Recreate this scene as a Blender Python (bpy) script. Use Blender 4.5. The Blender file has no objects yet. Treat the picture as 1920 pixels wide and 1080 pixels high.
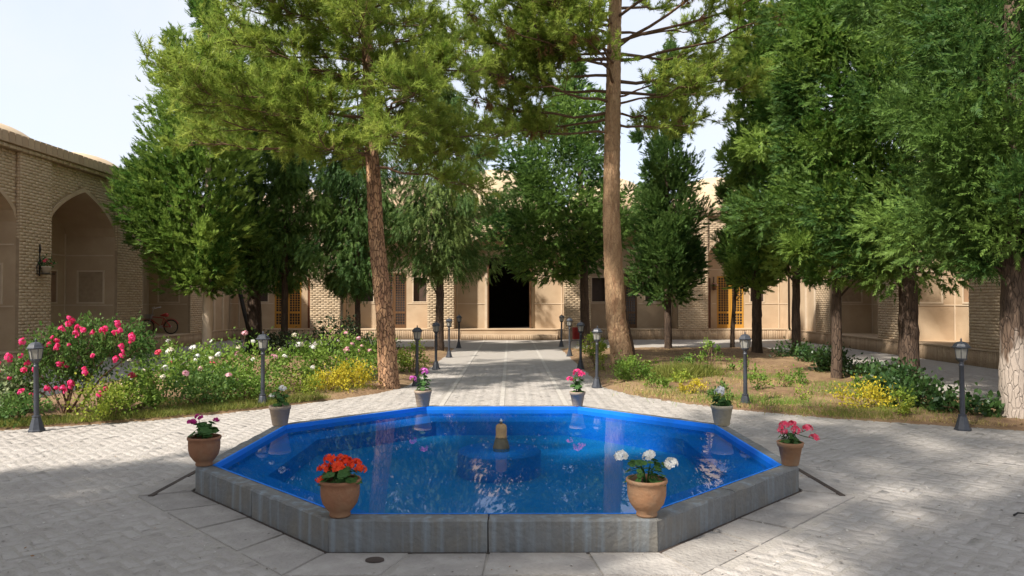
import bpy, math, random
import numpy as np
from mathutils import Vector, Matrix

random.seed(7)
rng = np.random.default_rng(11)
scene = bpy.context.scene
COL = scene.collection

# ------------------------------------------------------------------ camera, sky, sun, exposure
F_PX, CAM_H = 1370.0, 1.6
cam_data = bpy.data.cameras.new('camera')
cam_data.sensor_width = 36.0
cam_data.lens = F_PX / 1920.0 * 36.0
cam_data.clip_start, cam_data.clip_end = 0.05, 2000.0
cam = bpy.data.objects.new('camera', cam_data)
COL.objects.link(cam)
cam.location = (0.0, 0.0, CAM_H)
cam.rotation_euler = (math.radians(90.0 + 0.96), 0.0, math.radians(-0.12))
scene.camera = cam

SUN_EL = math.radians(47.0)
SUN_XY = Vector((-0.74, -0.67)).normalized()
SUN_DIR = Vector((SUN_XY.x * math.cos(SUN_EL), SUN_XY.y * math.cos(SUN_EL), math.sin(SUN_EL)))
world = bpy.data.worlds.new('World')
scene.world = world
world.use_nodes = True
wn, wl = world.node_tree.nodes, world.node_tree.links
wn.clear()
w_out = wn.new('ShaderNodeOutputWorld')
w_bg = wn.new('ShaderNodeBackground')
w_bg.inputs['Strength'].default_value = 0.11
w_sky = wn.new('ShaderNodeTexSky')
w_sky.sky_type = 'NISHITA'
w_sky.sun_disc = False
w_sky.sun_elevation = SUN_EL
w_sky.sun_rotation = math.atan2(SUN_XY.x, SUN_XY.y)
w_sky.altitude = 1200.0
w_sky.air_density, w_sky.dust_density, w_sky.ozone_density = 1.0, 2.5, 1.0
w_tc = wn.new('ShaderNodeTexCoord')
w_no = wn.new('ShaderNodeTexNoise')
w_no.inputs['Scale'].default_value = 2.2
w_no.inputs['Detail'].default_value = 7.0
w_no.inputs['Roughness'].default_value = 0.55
w_rm = wn.new('ShaderNodeMapRange')
w_rm.inputs['From Min'].default_value = 0.35
w_rm.inputs['From Max'].default_value = 0.65
w_rm.inputs['To Min'].default_value = 0.72
w_rm.inputs['To Max'].default_value = 0.97
w_mix = wn.new('ShaderNodeMix')
w_mix.data_type = 'RGBA'
w_mix.inputs['B'].default_value = (3.05, 3.15, 3.42, 1.0)      # thin high cloud
wl.new(w_tc.outputs['Generated'], w_no.inputs['Vector'])
wl.new(w_no.outputs['Fac'], w_rm.inputs['Value'])
wl.new(w_rm.outputs['Result'], w_mix.inputs['Factor'])
wl.new(w_sky.outputs['Color'], w_mix.inputs['A'])
wl.new(w_mix.outputs['Result'], w_bg.inputs['Color'])
wl.new(w_bg.outputs['Background'], w_out.inputs['Surface'])

sun_data = bpy.data.lights.new('sun', 'SUN')
sun_data.energy = 2.9
sun_data.angle = math.radians(1.8)
sun_data.color = (1.0, 0.94, 0.85)
sun = bpy.data.objects.new('sun', sun_data)
COL.objects.link(sun)
sun.rotation_euler = SUN_DIR.to_track_quat('Z', 'Y').to_euler()
sun.location = SUN_DIR * 60

scene.view_settings.view_transform = 'Standard'
scene.view_settings.look = 'None'
scene.view_settings.exposure = 1.5
scene.view_settings.gamma = 1.0
scene.render.engine = 'CYCLES'
scene.cycles.use_denoising = True
scene.cycles.max_bounces = 8
scene.cycles.diffuse_bounces = 4
scene.cycles.transparent_max_bounces = 12
scene.cycles.caustics_reflective = False
scene.cycles.caustics_refractive = False


# ------------------------------------------------------------------ materials
def mat(name, color, color2=None, rough=0.85, noise=6.0, bump=0.0, bump_scale=30.0, attr=None, translucent=0.0,
        metallic=0.0, spec=0.3, stretch=None, detail=5.0, dirt=None, dirt_scale=1.2, tcolor=None, lo=0.3, hi=0.7):
    m = bpy.data.materials.new(name)
    m.use_nodes = True
    nt = m.node_tree
    n, l = nt.nodes, nt.links
    n.clear()
    out = n.new('ShaderNodeOutputMaterial')
    b = n.new('ShaderNodeBsdfPrincipled')
    b.inputs['Roughness'].default_value = rough
    b.inputs['Metallic'].default_value = metallic
    b.inputs['Specular IOR Level'].default_value = spec
    tc = n.new('ShaderNodeTexCoord')
    vec = tc.outputs['Object']
    if stretch:
        mp = n.new('ShaderNodeMapping')
        mp.inputs['Scale'].default_value = stretch
        l.new(vec, mp.inputs['Vector'])
        vec = mp.outputs['Vector']
    c2 = color2 or color
    mx = n.new('ShaderNodeMix')
    mx.data_type = 'RGBA'
    mx.inputs['A'].default_value = (*color, 1)
    mx.inputs['B'].default_value = (*c2, 1)
    if attr:
        at = n.new('ShaderNodeAttribute')
        at.attribute_name = attr
        l.new(at.outputs['Fac'], mx.inputs['Factor'])
    else:
        no = n.new('ShaderNodeTexNoise')
        no.inputs['Scale'].default_value = noise
        no.inputs['Detail'].default_value = detail
        l.new(vec, no.inputs['Vector'])
        mr = n.new('ShaderNodeMapRange')
        mr.inputs['From Min'].default_value = lo
        mr.inputs['From Max'].default_value = hi
        l.new(no.outputs['Fac'], mr.inputs['Value'])
        l.new(mr.outputs['Result'], mx.inputs['Factor'])
    col = mx.outputs['Result']
    if dirt:
        d = n.new('ShaderNodeTexNoise')
        d.inputs['Scale'].default_value = dirt_scale
        d.inputs['Detail'].default_value = 8.0
        d.inputs['Roughness'].default_value = 0.62
        l.new(vec if not attr else tc.outputs['Object'], d.inputs['Vector'])
        dr = n.new('ShaderNodeMapRange')
        dr.inputs['From Min'].default_value = 0.42
        dr.inputs['From Max'].default_value = 0.68
        dr.inputs['To Max'].default_value = 0.85
        l.new(d.outputs['Fac'], dr.inputs['Value'])
        dm = n.new('ShaderNodeMix')
        dm.data_type = 'RGBA'
        dm.inputs['B'].default_value = (*dirt, 1)
        l.new(col, dm.inputs['A'])
        l.new(dr.outputs['Result'], dm.inputs['Factor'])
        col = dm.outputs['Result']
    l.new(col, b.inputs['Base Color'])
    if bump:
        bn = n.new('ShaderNodeTexNoise')
        bn.inputs['Scale'].default_value = bump_scale
        bn.inputs['Detail'].default_value = 6.0
        l.new(vec, bn.inputs['Vector'])
        bp = n.new('ShaderNodeBump')
        bp.inputs['Strength'].default_value = bump
        bp.inputs['Distance'].default_value = 0.02
        l.new(bn.outputs['Fac'], bp.inputs['Height'])
        l.new(bp.outputs['Normal'], b.inputs['Normal'])
    if translucent:
        t = n.new('ShaderNodeBsdfTranslucent')
        if tcolor:
            t.inputs['Color'].default_value = (*tcolor, 1)
        else:
            l.new(col, t.inputs['Color'])
        ms = n.new('ShaderNodeMixShader')
        ms.inputs['Fac'].default_value = translucent
        l.new(b.outputs[0], ms.inputs[1])
        l.new(t.outputs[0], ms.inputs[2])
        l.new(ms.outputs[0], out.inputs['Surface'])
    else:
        l.new(b.outputs[0], out.inputs['Surface'])
    return m


M = {}
M['brick'] = mat('brick', (0.55, 0.425, 0.285), (0.46, 0.34, 0.215), attr='tint', bump=0.5, bump_scale=60, dirt=(0.50, 0.385, 0.26), dirt_scale=1.0)
M['mortar'] = mat('mortar', (0.38, 0.285, 0.185), (0.29, 0.21, 0.135), noise=9, bump=0.4)
M['soldier'] = mat('soldier_brick', (0.49, 0.36, 0.235), (0.39, 0.27, 0.17), attr='tint', bump=0.5, bump_scale=60, dirt=(0.36, 0.26, 0.17))
M['plaster'] = mat('plaster', (0.50, 0.38, 0.255), (0.44, 0.325, 0.215), noise=2.2, bump=0.3, bump_scale=45, dirt=(0.39, 0.28, 0.18), dirt_scale=0.9)
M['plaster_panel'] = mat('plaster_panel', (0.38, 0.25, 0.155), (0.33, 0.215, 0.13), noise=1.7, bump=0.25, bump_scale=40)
M['trim'] = mat('plaster_trim', (0.60, 0.49, 0.36), (0.52, 0.41, 0.29), noise=5, bump=0.2)
M['dome'] = mat('dome_plaster', (0.50, 0.39, 0.26), (0.44, 0.33, 0.21), noise=1.5, bump=0.3, bump_scale=20)
M['dark_room'] = mat('dark_room', (0.05, 0.035, 0.025), (0.03, 0.02, 0.015))  # near-black brown, paints in the darkness of the unlit passage
M['wood_orange'] = mat('wood_orange', (0.50, 0.26, 0.04), (0.42, 0.20, 0.03), noise=3, stretch=(6, 6, 0.5), rough=0.5, spec=0.4)
M['wood_brown'] = mat('wood_brown', (0.17, 0.065, 0.028), (0.11, 0.04, 0.018), noise=3, stretch=(6, 6, 0.5), rough=0.5, spec=0.4)
M['wood_dark'] = mat('wood_dark', (0.14, 0.07, 0.028), (0.09, 0.045, 0.02), noise=3, stretch=(6, 6, 0.5), rough=0.5, spec=0.4)
M['door_glass'] = mat('door_glass', (0.05, 0.05, 0.055), (0.03, 0.03, 0.035), rough=0.12, spec=0.6)
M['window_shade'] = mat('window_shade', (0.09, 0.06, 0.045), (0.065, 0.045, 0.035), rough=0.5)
M['paver'] = mat('paver', (0.355, 0.325, 0.295), (0.315, 0.285, 0.257), attr='tint', bump=0.9, bump_scale=26, dirt=(0.395, 0.365, 0.333), dirt_scale=2.0)
M['paving_base'] = mat('paving_base', (0.365, 0.335, 0.30), (0.32, 0.29, 0.26), noise=10, bump=0.8, bump_scale=40, dirt=(0.33, 0.30, 0.26), dirt_scale=1.4)
M['slab'] = mat('slab', (0.40, 0.37, 0.335), (0.29, 0.262, 0.235), noise=5.5, bump=0.9, bump_scale=30, dirt=(0.30, 0.275, 0.25), dirt_scale=2.5)
def per_object(m, lo, hi):
    n, l = m.node_tree.nodes, m.node_tree.links
    b = next(x for x in n if x.type == 'BSDF_PRINCIPLED')
    src = b.inputs['Base Color'].links[0].from_socket
    oi = n.new('ShaderNodeObjectInfo')
    mr = n.new('ShaderNodeMapRange')
    mr.inputs['To Min'].default_value = lo
    mr.inputs['To Max'].default_value = hi
    hs = n.new('ShaderNodeHueSaturation')
    l.new(oi.outputs['Random'], mr.inputs['Value'])
    l.new(mr.outputs['Result'], hs.inputs['Value'])
    l.new(src, hs.inputs['Color'])
    l.new(hs.outputs['Color'], b.inputs['Base Color'])
per_object(M['slab'], 0.84, 1.10)
M['strip'] = mat('strip', (0.44, 0.41, 0.37), (0.37, 0.34, 0.30), noise=6, bump=0.5)
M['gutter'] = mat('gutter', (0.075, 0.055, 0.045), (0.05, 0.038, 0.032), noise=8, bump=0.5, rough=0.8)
M['earth'] = mat('earth', (0.26, 0.19, 0.12), (0.18, 0.125, 0.08), noise=3, bump=0.5)
M['soil'] = mat('soil', (0.22, 0.135, 0.075), (0.13, 0.075, 0.042), noise=7, bump=1.0, bump_scale=25, dirt=(0.28, 0.19, 0.10), dirt_scale=1.1)
M['pot_soil'] = mat('pot_soil', (0.09, 0.05, 0.03), (0.05, 0.028, 0.018), noise=40, bump=1.0, bump_scale=90)
M['iron'] = mat('iron', (0.045, 0.05, 0.062), (0.03, 0.033, 0.042), noise=20, rough=0.45, spec=0.5, bump=0.1)
M['black_iron'] = mat('black_iron', (0.018, 0.017, 0.017), (0.03, 0.025, 0.02), noise=20, rough=0.6)
M['steel'] = mat('steel', (0.55, 0.55, 0.55), (0.45, 0.45, 0.45), rough=0.3, metallic=1.0)
M['brass'] = mat('brass_stone', (0.42, 0.27, 0.11), (0.27, 0.16, 0.07), noise=14, rough=0.5, spec=0.4, bump=0.3)
M['brass_dark'] = mat('dark_stone', (0.10, 0.085, 0.05), (0.06, 0.055, 0.035), noise=14, rough=0.6, bump=0.3)
M['red_paint'] = mat('red_paint', (0.42, 0.03, 0.025), (0.34, 0.025, 0.02), rough=0.4, spec=0.5)
M['rubber'] = mat('rubber', (0.015, 0.015, 0.015), (0.025, 0.025, 0.025), rough=0.8)
M['grey_plastic'] = mat('grey_plastic', (0.25, 0.25, 0.26), (0.2, 0.2, 0.2), rough=0.5)
M['terracotta'] = mat('terracotta', (0.27, 0.125, 0.065), (0.19, 0.085, 0.045), noise=7, bump=0.35, bump_scale=40, dirt=(0.27, 0.16, 0.09), dirt_scale=6)
M['terracotta_pale'] = mat('terracotta_pale', (0.31, 0.165, 0.085), (0.25, 0.125, 0.065), noise=7, bump=0.3, bump_scale=40, dirt=(0.27, 0.18, 0.11), dirt_scale=8)
M['clay_grey'] = mat('clay_grey', (0.36, 0.275, 0.20), (0.27, 0.20, 0.145), noise=7, bump=0.3, bump_scale=40, dirt=(0.33, 0.27, 0.215), dirt_scale=7)
M['clay_beige'] = mat('clay_beige', (0.42, 0.36, 0.25), (0.35, 0.30, 0.205), noise=7, bump=0.3, bump_scale=40)
M['white_pot'] = mat('white_pot', (0.6, 0.52, 0.42), (0.5, 0.42, 0.33), noise=7)
M['pool_blue'] = mat('pool_blue', (0.005, 0.19, 0.80), (0.005, 0.16, 0.68), noise=2.5, rough=0.55, bump=0.25, bump_scale=14, dirt=(0.012, 0.19, 0.60), dirt_scale=3.0)
M['pool_floor'] = mat('pool_floor', (0.006, 0.21, 0.60), (0.006, 0.175, 0.48), noise=1.6, rough=0.7, dirt=(0.015, 0.215, 0.47), dirt_scale=1.4)
M['bark_pine'] = mat('bark_pine', (0.53, 0.305, 0.165), (0.31, 0.165, 0.095), noise=13, stretch=(1, 1, 0.25), bump=1.0, bump_scale=22, detail=8, dirt=(0.33, 0.20, 0.115), dirt_scale=3, lo=0.42, hi=0.56)
M['bark_pale'] = mat('bark_pale', (0.50, 0.32, 0.18), (0.33, 0.185, 0.10), noise=12, stretch=(1, 1, 0.3), bump=1.0, bump_scale=20, detail=8, dirt=(0.46, 0.30, 0.17), dirt_scale=2.5, lo=0.42, hi=0.62)
M['bark_cream'] = mat('bark_cream', (0.60, 0.49, 0.36), (0.48, 0.37, 0.26), noise=8, stretch=(1, 1, 0.3), bump=0.6, bump_scale=18)
M['bark_dark'] = mat('bark_dark', (0.115, 0.075, 0.05), (0.06, 0.04, 0.028), noise=10, stretch=(1, 1, 0.25), bump=1.0, bump_scale=20)
M['bark_white'] = mat('bark_white', (0.40, 0.32, 0.25), (0.16, 0.11, 0.08), noise=6, stretch=(1, 1, 0.3), bump=0.8, bump_scale=18)
def plates(m, scale, stretch, crack, width=0.09, bump=1.0, dist=0.03):
    n, l = m.node_tree.nodes, m.node_tree.links
    b = next(x for x in n if x.type == 'BSDF_PRINCIPLED')
    src = b.inputs['Base Color'].links[0].from_socket
    old_n = b.inputs['Normal'].links[0].from_socket if b.inputs['Normal'].links else None
    tc = n.new('ShaderNodeTexCoord')
    no = n.new('ShaderNodeTexNoise')
    no.inputs['Scale'].default_value = 7.0
    ad = n.new('ShaderNodeMix')
    ad.data_type = 'VECTOR'
    ad.inputs['Factor'].default_value = 0.06
    l.new(tc.outputs['Object'], no.inputs['Vector'])
    l.new(tc.outputs['Object'], ad.inputs['A'])
    l.new(no.outputs['Color'], ad.inputs['B'])
    mp = n.new('ShaderNodeMapping')
    mp.inputs['Scale'].default_value = stretch
    l.new(ad.outputs['Result'], mp.inputs['Vector'])
    vo = n.new('ShaderNodeTexVoronoi')
    vo.feature = 'DISTANCE_TO_EDGE'
    vo.inputs['Scale'].default_value = scale
    l.new(mp.outputs['Vector'], vo.inputs['Vector'])
    mr = n.new('ShaderNodeMapRange')
    mr.inputs['From Max'].default_value = width
    l.new(vo.outputs['Distance'], mr.inputs['Value'])
    mx = n.new('ShaderNodeMix')
    mx.data_type = 'RGBA'
    mx.inputs['A'].default_value = (*crack, 1)
    l.new(mr.outputs['Result'], mx.inputs['Factor'])
    l.new(src, mx.inputs['B'])
    l.new(mx.outputs['Result'], b.inputs['Base Color'])
    bp = n.new('ShaderNodeBump')
    bp.inputs['Strength'].default_value = bump
    bp.inputs['Distance'].default_value = dist
    l.new(mr.outputs['Result'], bp.inputs['Height'])
    if old_n:
        l.new(old_n, bp.inputs['Normal'])
    l.new(bp.outputs['Normal'], b.inputs['Normal'])

plates(M['bark_pine'], 24.0, (1, 1, 0.30), (0.20, 0.11, 0.066), 0.09)
plates(M['bark_pale'], 26.0, (1, 1, 0.32), (0.27, 0.165, 0.10), 0.07, 0.7, 0.015)
plates(M['bark_dark'], 20.0, (1, 1, 0.22), (0.05, 0.033, 0.024), 0.09, 0.8, 0.02)


def whitewash(m, z_top):
    n, l = m.node_tree.nodes, m.node_tree.links
    b = next(x for x in n if x.type == 'BSDF_PRINCIPLED')
    src = b.inputs['Base Color'].links[0].from_socket
    tc = n.new('ShaderNodeTexCoord')
    sp = n.new('ShaderNodeSeparateXYZ')
    l.new(tc.outputs['Object'], sp.inputs[0])
    no = n.new('ShaderNodeTexNoise')
    no.inputs['Scale'].default_value = 9.0
    no.inputs['Detail'].default_value = 6.0
    mpp = n.new('ShaderNodeMapping')
    mpp.inputs['Scale'].default_value = (1, 1, 0.3)
    l.new(tc.outputs['Object'], mpp.inputs['Vector'])
    l.new(mpp.outputs['Vector'], no.inputs['Vector'])
    ma = n.new('ShaderNodeMath')
    ma.operation = 'MULTIPLY_ADD'
    ma.inputs[1].default_value = 1.5
    l.new(no.outputs['Fac'], ma.inputs[0])
    l.new(sp.outputs['Z'], ma.inputs[2])
    mr = n.new('ShaderNodeMapRange')
    mr.inputs['From Min'].default_value = z_top + 0.65
    mr.inputs['From Max'].default_value = z_top + 0.85
    mr.inputs['To Min'].default_value = 0.8
    mr.inputs['To Max'].default_value = 0.0
    l.new(ma.outputs[0], mr.inputs['Value'])
    mx = n.new('ShaderNodeMix')
    mx.data_type = 'RGBA'
    mx.inputs['B'].default_value = (0.42, 0.35, 0.29, 1)
    l.new(src, mx.inputs['A'])
    l.new(mr.outputs['Result'], mx.inputs['Factor'])
    l.new(mx.outputs['Result'], b.inputs['Base Color'])

M['bark_white'] = mat('bark_white', (0.15, 0.10, 0.068), (0.08, 0.052, 0.036), noise=8, stretch=(1, 1, 0.25), bump=1.0, bump_scale=18)
plates(M['bark_white'], 22.0, (1, 1, 0.2), (0.07, 0.047, 0.034), 0.09, 0.8, 0.015)
whitewash(M['bark_white'], 0.95)
M['twig'] = mat('twig', (0.17, 0.10, 0.06), (0.10, 0.06, 0.035), noise=12, stretch=(1, 1, 1), bump=0.5)
M['cone'] = mat('pine_cone', (0.07, 0.045, 0.035), (0.04, 0.028, 0.022), noise=30, bump=1.0)
def leafmat(name, a, b, tr=0.45, rough=0.6, spec=0.25):
    M[name] = mat(name, a, b, attr='tint', translucent=tr, rough=rough, spec=spec)
leafmat('cypress', (0.038, 0.095, 0.020), (0.19, 0.30, 0.06))
leafmat('cypress_dark', (0.036, 0.09, 0.020), (0.135, 0.22, 0.05))
leafmat('cypress_light', (0.060, 0.14, 0.022), (0.25, 0.355, 0.065))
leafmat('cypress_grey', (0.055, 0.12, 0.028), (0.20, 0.27, 0.072))
leafmat('pine', (0.155, 0.25, 0.034), (0.42, 0.49, 0.095), 0.5)
leafmat('pine_dead', (0.22, 0.11, 0.05), (0.30, 0.17, 0.08), 0.3)
leafmat('rose_leaf', (0.095, 0.185, 0.028), (0.25, 0.36, 0.06), 0.42)
leafmat('rose_leaf_dark', (0.055, 0.125, 0.026), (0.15, 0.24, 0.055), 0.4)
leafmat('lime_leaf', (0.16, 0.25, 0.03), (0.38, 0.42, 0.06), 0.4)
leafmat('gold_leaf', (0.40, 0.33, 0.02), (0.62, 0.52, 0.05), 0.4)
leafmat('dark_shrub', (0.018, 0.035, 0.014), (0.055, 0.075, 0.03), 0.25)
leafmat('ivy', (0.025, 0.065, 0.018), (0.065, 0.125, 0.030), 0.3, rough=0.4, spec=0.4)
leafmat('grass', (0.12, 0.17, 0.03), (0.30, 0.29, 0.07), 0.4)
leafmat('straw', (0.40, 0.29, 0.11), (0.52, 0.40, 0.18), 0.3)
leafmat('variegated', (0.10, 0.17, 0.05), (0.42, 0.45, 0.25), 0.4)
leafmat('geranium_leaf', (0.035, 0.105, 0.022), (0.075, 0.155, 0.035), 0.3)
def petalmat(name, a, b):
    M[name] = mat(name, a, b, attr='tint', translucent=0.3, rough=0.6, spec=0.2)
petalmat('petal_red', (0.78, 0.03, 0.15), (0.92, 0.12, 0.34))
petalmat('petal_orange', (0.82, 0.045, 0.012), (0.92, 0.11, 0.03))
petalmat('petal_white', (0.80, 0.78, 0.72), (0.88, 0.87, 0.84))
petalmat('petal_cream', (0.82, 0.74, 0.58), (0.88, 0.82, 0.70))
petalmat('petal_pink', (0.80, 0.38, 0.44), (0.88, 0.58, 0.62))
petalmat('petal_hot', (0.80, 0.06, 0.14), (0.90, 0.18, 0.26))
petalmat('petal_magenta', (0.50, 0.02, 0.20), (0.62, 0.06, 0.30))
petalmat('petal_purple', (0.55, 0.09, 0.45), (0.70, 0.2, 0.58))


def glass_mat(name, tint, rough, fac, ior=1.33, bump=0.0, bscale=4.0, bdist=0.01, murk=None, murk_fac=0.0):
    m = bpy.data.materials.new(name)
    m.use_nodes = True
    n, l = m.node_tree.nodes, m.node_tree.links
    n.clear()
    out = n.new('ShaderNodeOutputMaterial')
    tr = n.new('ShaderNodeBsdfTransparent')
    tr.inputs['Color'].default_value = (*tint, 1)
    gl = n.new('ShaderNodeBsdfGlossy')
    gl.inputs['Roughness'].default_value = rough
    fr = n.new('ShaderNodeFresnel')
    fr.inputs['IOR'].default_value = ior
    ms = n.new('ShaderNodeMixShader')
    if bump:
        tc = n.new('ShaderNodeTexCoord')
        no = n.new('ShaderNodeTexNoise')
        no.inputs['Scale'].default_value = bscale
        no.inputs['Detail'].default_value = 3.0
        bp = n.new('ShaderNodeBump')
        bp.inputs['Strength'].default_value = bump
        bp.inputs['Distance'].default_value = bdist
        l.new(tc.outputs['Object'], no.inputs['Vector'])
        l.new(no.outputs['Fac'], bp.inputs['Height'])
        l.new(bp.outputs['Normal'], gl.inputs['Normal'])
        l.new(bp.outputs['Normal'], fr.inputs['Normal'])
    l.new(fr.outputs[0], ms.inputs['Fac'])
    body = tr.outputs[0]
    if murk:
        df = n.new('ShaderNodeBsdfDiffuse')
        df.inputs['Color'].default_value = (*murk, 1)
        mb = n.new('ShaderNodeMixShader')
        mb.inputs['Fac'].default_value = murk_fac
        l.new(tr.outputs[0], mb.inputs[1])
        l.new(df.outputs[0], mb.inputs[2])
        body = mb.outputs[0]
    l.new(body, ms.inputs[1])
    l.new(gl.outputs[0], ms.inputs[2])
    l.new(ms.outputs[0], out.inputs['Surface'])
    return m
M['water'] = glass_mat('water', (0.62, 0.93, 0.97), 0.0, 1.0, 1.33, bump=0.014, bscale=3.0, murk=(0.008, 0.22, 0.58), murk_fac=0.18)
M['lamp_glass'] = mat('lamp_glass', (0.62, 0.60, 0.54), (0.50, 0.48, 0.43), noise=1, stretch=(60, 60, 2), rough=0.25, translucent=0.6, bump=0.3, bump_scale=3)


def stone_block_mat():
    """Grey-blue dressed stone with vertical run-off streaks."""
    m = mat('rim_stone', (0.165, 0.168, 0.166), (0.10, 0.104, 0.106), noise=3.0, bump=0.6, bump_scale=28, dirt=(0.185, 0.168, 0.14), dirt_scale=2.6)
    n, l = m.node_tree.nodes, m.node_tree.links
    b = next(x for x in n if x.type == 'BSDF_PRINCIPLED')
    src = b.inputs['Base Color'].links[0].from_socket
    tc = n.new('ShaderNodeTexCoord')
    mp = n.new('ShaderNodeMapping')
    mp.inputs['Scale'].default_value = (14, 14, 0.6)
    no = n.new('ShaderNodeTexNoise')
    no.inputs['Scale'].default_value = 1.0
    no.inputs['Detail'].default_value = 4.0
    mr = n.new('ShaderNodeMapRange')
    mr.inputs['From Min'].default_value = 0.50
    mr.inputs['From Max'].default_value = 0.72
    mr.inputs['To Max'].default_value = 0.75
    mx = n.new('ShaderNodeMix')
    mx.data_type = 'RGBA'
    mx.inputs['B'].default_value = (0.22, 0.265, 0.30, 1)
    l.new(tc.outputs['Object'], mp.inputs['Vector'])
    l.new(mp.outputs['Vector'], no.inputs['Vector'])
    l.new(no.outputs['Fac'], mr.inputs['Value'])
    l.new(mr.outputs['Result'], mx.inputs['Factor'])
    l.new(src, mx.inputs['A'])
    l.new(mx.outputs['Result'], b.inputs['Base Color'])
    return m
M['rim_stone'] = stone_block_mat()


# ------------------------------------------------------------------ mesh helpers
def link(name, me, m=None, parent=None):
    o = bpy.data.objects.new(name, me)
    COL.objects.link(o)
    if parent is not None:
        o.parent = parent
    if m is not None and me is not None and len(me.materials) == 0:
        me.materials.append(M[m] if isinstance(m, str) else m)
    return o


def np_mesh(name, V, Fq, tint=None, smooth=False):
    """Mesh from arrays: V (n,3), Fq (f,k) with constant k."""
    V = np.asarray(V, dtype=np.float32)
    Fq = np.asarray(Fq, dtype=np.int32)
    me = bpy.data.meshes.new(name)
    me.vertices.add(len(V))
    me.vertices.foreach_set('co', V.ravel())
    nf, k = Fq.shape
    me.loops.add(nf * k)
    me.loops.foreach_set('vertex_index', Fq.ravel())
    me.polygons.add(nf)
    me.polygons.foreach_set('loop_start', np.arange(0, nf * k, k, dtype=np.int32))
    if smooth:
        me.polygons.foreach_set('use_smooth', np.ones(nf, dtype=bool))
    if tint is not None:
        a = me.attributes.new('tint', 'FLOAT', 'FACE')
        a.data.foreach_set('value', np.asarray(tint, dtype=np.float32))
    me.update(calc_edges=True)
    return me


class MB:
    def __init__(self):
        self.v, self.f, self.sm = [], [], []

    def add(self, V, Fs, smooth=False):
        o = len(self.v)
        self.v.extend([tuple(p) for p in V])
        for f in Fs:
            self.f.append(tuple(i + o for i in f))
            self.sm.append(smooth)
        return self

    def box(self, a, b, T=None):
        (x0, y0, z0), (x1, y1, z1) = a, b
        V = [(x0, y0, z0), (x1, y0, z0), (x1, y1, z0), (x0, y1, z0), (x0, y0, z1), (x1, y0, z1), (x1, y1, z1), (x0, y1, z1)]
        if T:
            V = [T(*p) for p in V]
        return self.add(V, [(0, 3, 2, 1), (4, 5, 6, 7), (0, 1, 5, 4), (1, 2, 6, 5), (2, 3, 7, 6), (3, 0, 4, 7)])

    def quad(self, *P):
        return self.add(P, [tuple(range(len(P)))])

    def lathe(self, prof, seg=24, c=(0, 0, 0), smooth=True):
        V, Fs = [], []
        for r, z in prof:
            for k in range(seg):
                a = 2 * math.pi * k / seg
                V.append((c[0] + r * math.cos(a), c[1] + r * math.sin(a), c[2] + z))
        for i in range(len(prof) - 1):
            for k in range(seg):
                k2 = (k + 1) % seg
                Fs.append((i * seg + k, i * seg + k2, (i + 1) * seg + k2, (i + 1) * seg + k))
        return self.add(V, Fs, smooth)

    def tube(self, P, R, seg=8, smooth=True, cap=True, bumpy=0.0):
        P = [Vector(p) for p in P]
        V, Fs = [], []
        prev = None
        for i, p in enumerate(P):
            d = (P[min(i + 1, len(P) - 1)] - P[max(i - 1, 0)])
            if d.length < 1e-9:
                d = Vector((0, 0, 1))
            d.normalize()
            if prev is None:
                a = Vector((1, 0, 0)) if abs(d.x) < 0.8 else Vector((0, 1, 0))
                s = d.cross(a).normalized()
            else:
                s = (prev - d * prev.dot(d))
                s = s.normalized() if s.length > 1e-6 else d.orthogonal().normalized()
            prev = s
            t = d.cross(s)
            r = R[i] if hasattr(R, '__len__') else R
            for k in range(seg):
                an = 2 * math.pi * k / seg
                rr = r * (1 + (random.uniform(-bumpy, bumpy) if bumpy else 0))
                V.append(p + (s * math.cos(an) + t * math.sin(an)) * rr)
        n = len(P)
        for i in range(n - 1):
            for k in range(seg):
                k2 = (k + 1) % seg
                Fs.append((i * seg + k, i * seg + k2, (i + 1) * seg + k2, (i + 1) * seg + k))
        self.add(V, Fs, smooth)
        if cap:
            o = len(self.v) - len(V)
            self.f.append(tuple(o + k for k in reversed(range(seg))))
            self.sm.append(False)
            self.f.append(tuple(o + (n - 1) * seg + k for k in range(seg)))
            self.sm.append(False)
        return self

    def mesh(self, name):
        me = bpy.data.meshes.new(name)
        me.from_pydata([tuple(p) for p in self.v], [], self.f)
        me.polygons.foreach_set('use_smooth', self.sm)
        me.update()
        return me

    def build(self, name, m, parent=None):
        return link(name, self.mesh(name), m, parent)


def empty(name, loc=(0, 0, 0), rz=0.0):
    o = bpy.data.objects.new(name, None)
    o.empty_display_size = 0.2
    COL.objects.link(o)
    o.location = loc
    o.rotation_euler = (0, 0, rz)
    return o


def tag(o, label=None, category=None, group=None, kind=None):
    if label:
        o['label'] = label
    if category:
        o['category'] = category
    if group:
        o['group'] = group
    if kind:
        o['kind'] = kind
    return o


def copy_tree(o, parent=None):
    c = o.copy()
    COL.objects.link(c)
    c.parent = parent
    for ch in list(o.children):
        copy_tree(ch, c)
    return c


def instance(name, me, parent, loc=(0, 0, 0), rot=(0, 0, 0), s=1.0):
    o = bpy.data.objects.new(name, me)
    COL.objects.link(o)
    o.parent = parent
    o.location = loc
    o.rotation_euler = rot
    o.scale = (s, s, s) if not hasattr(s, '__len__') else s
    return o


def unit(a):
    return a / np.maximum(np.linalg.norm(a, axis=-1, keepdims=True), 1e-9)


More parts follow.
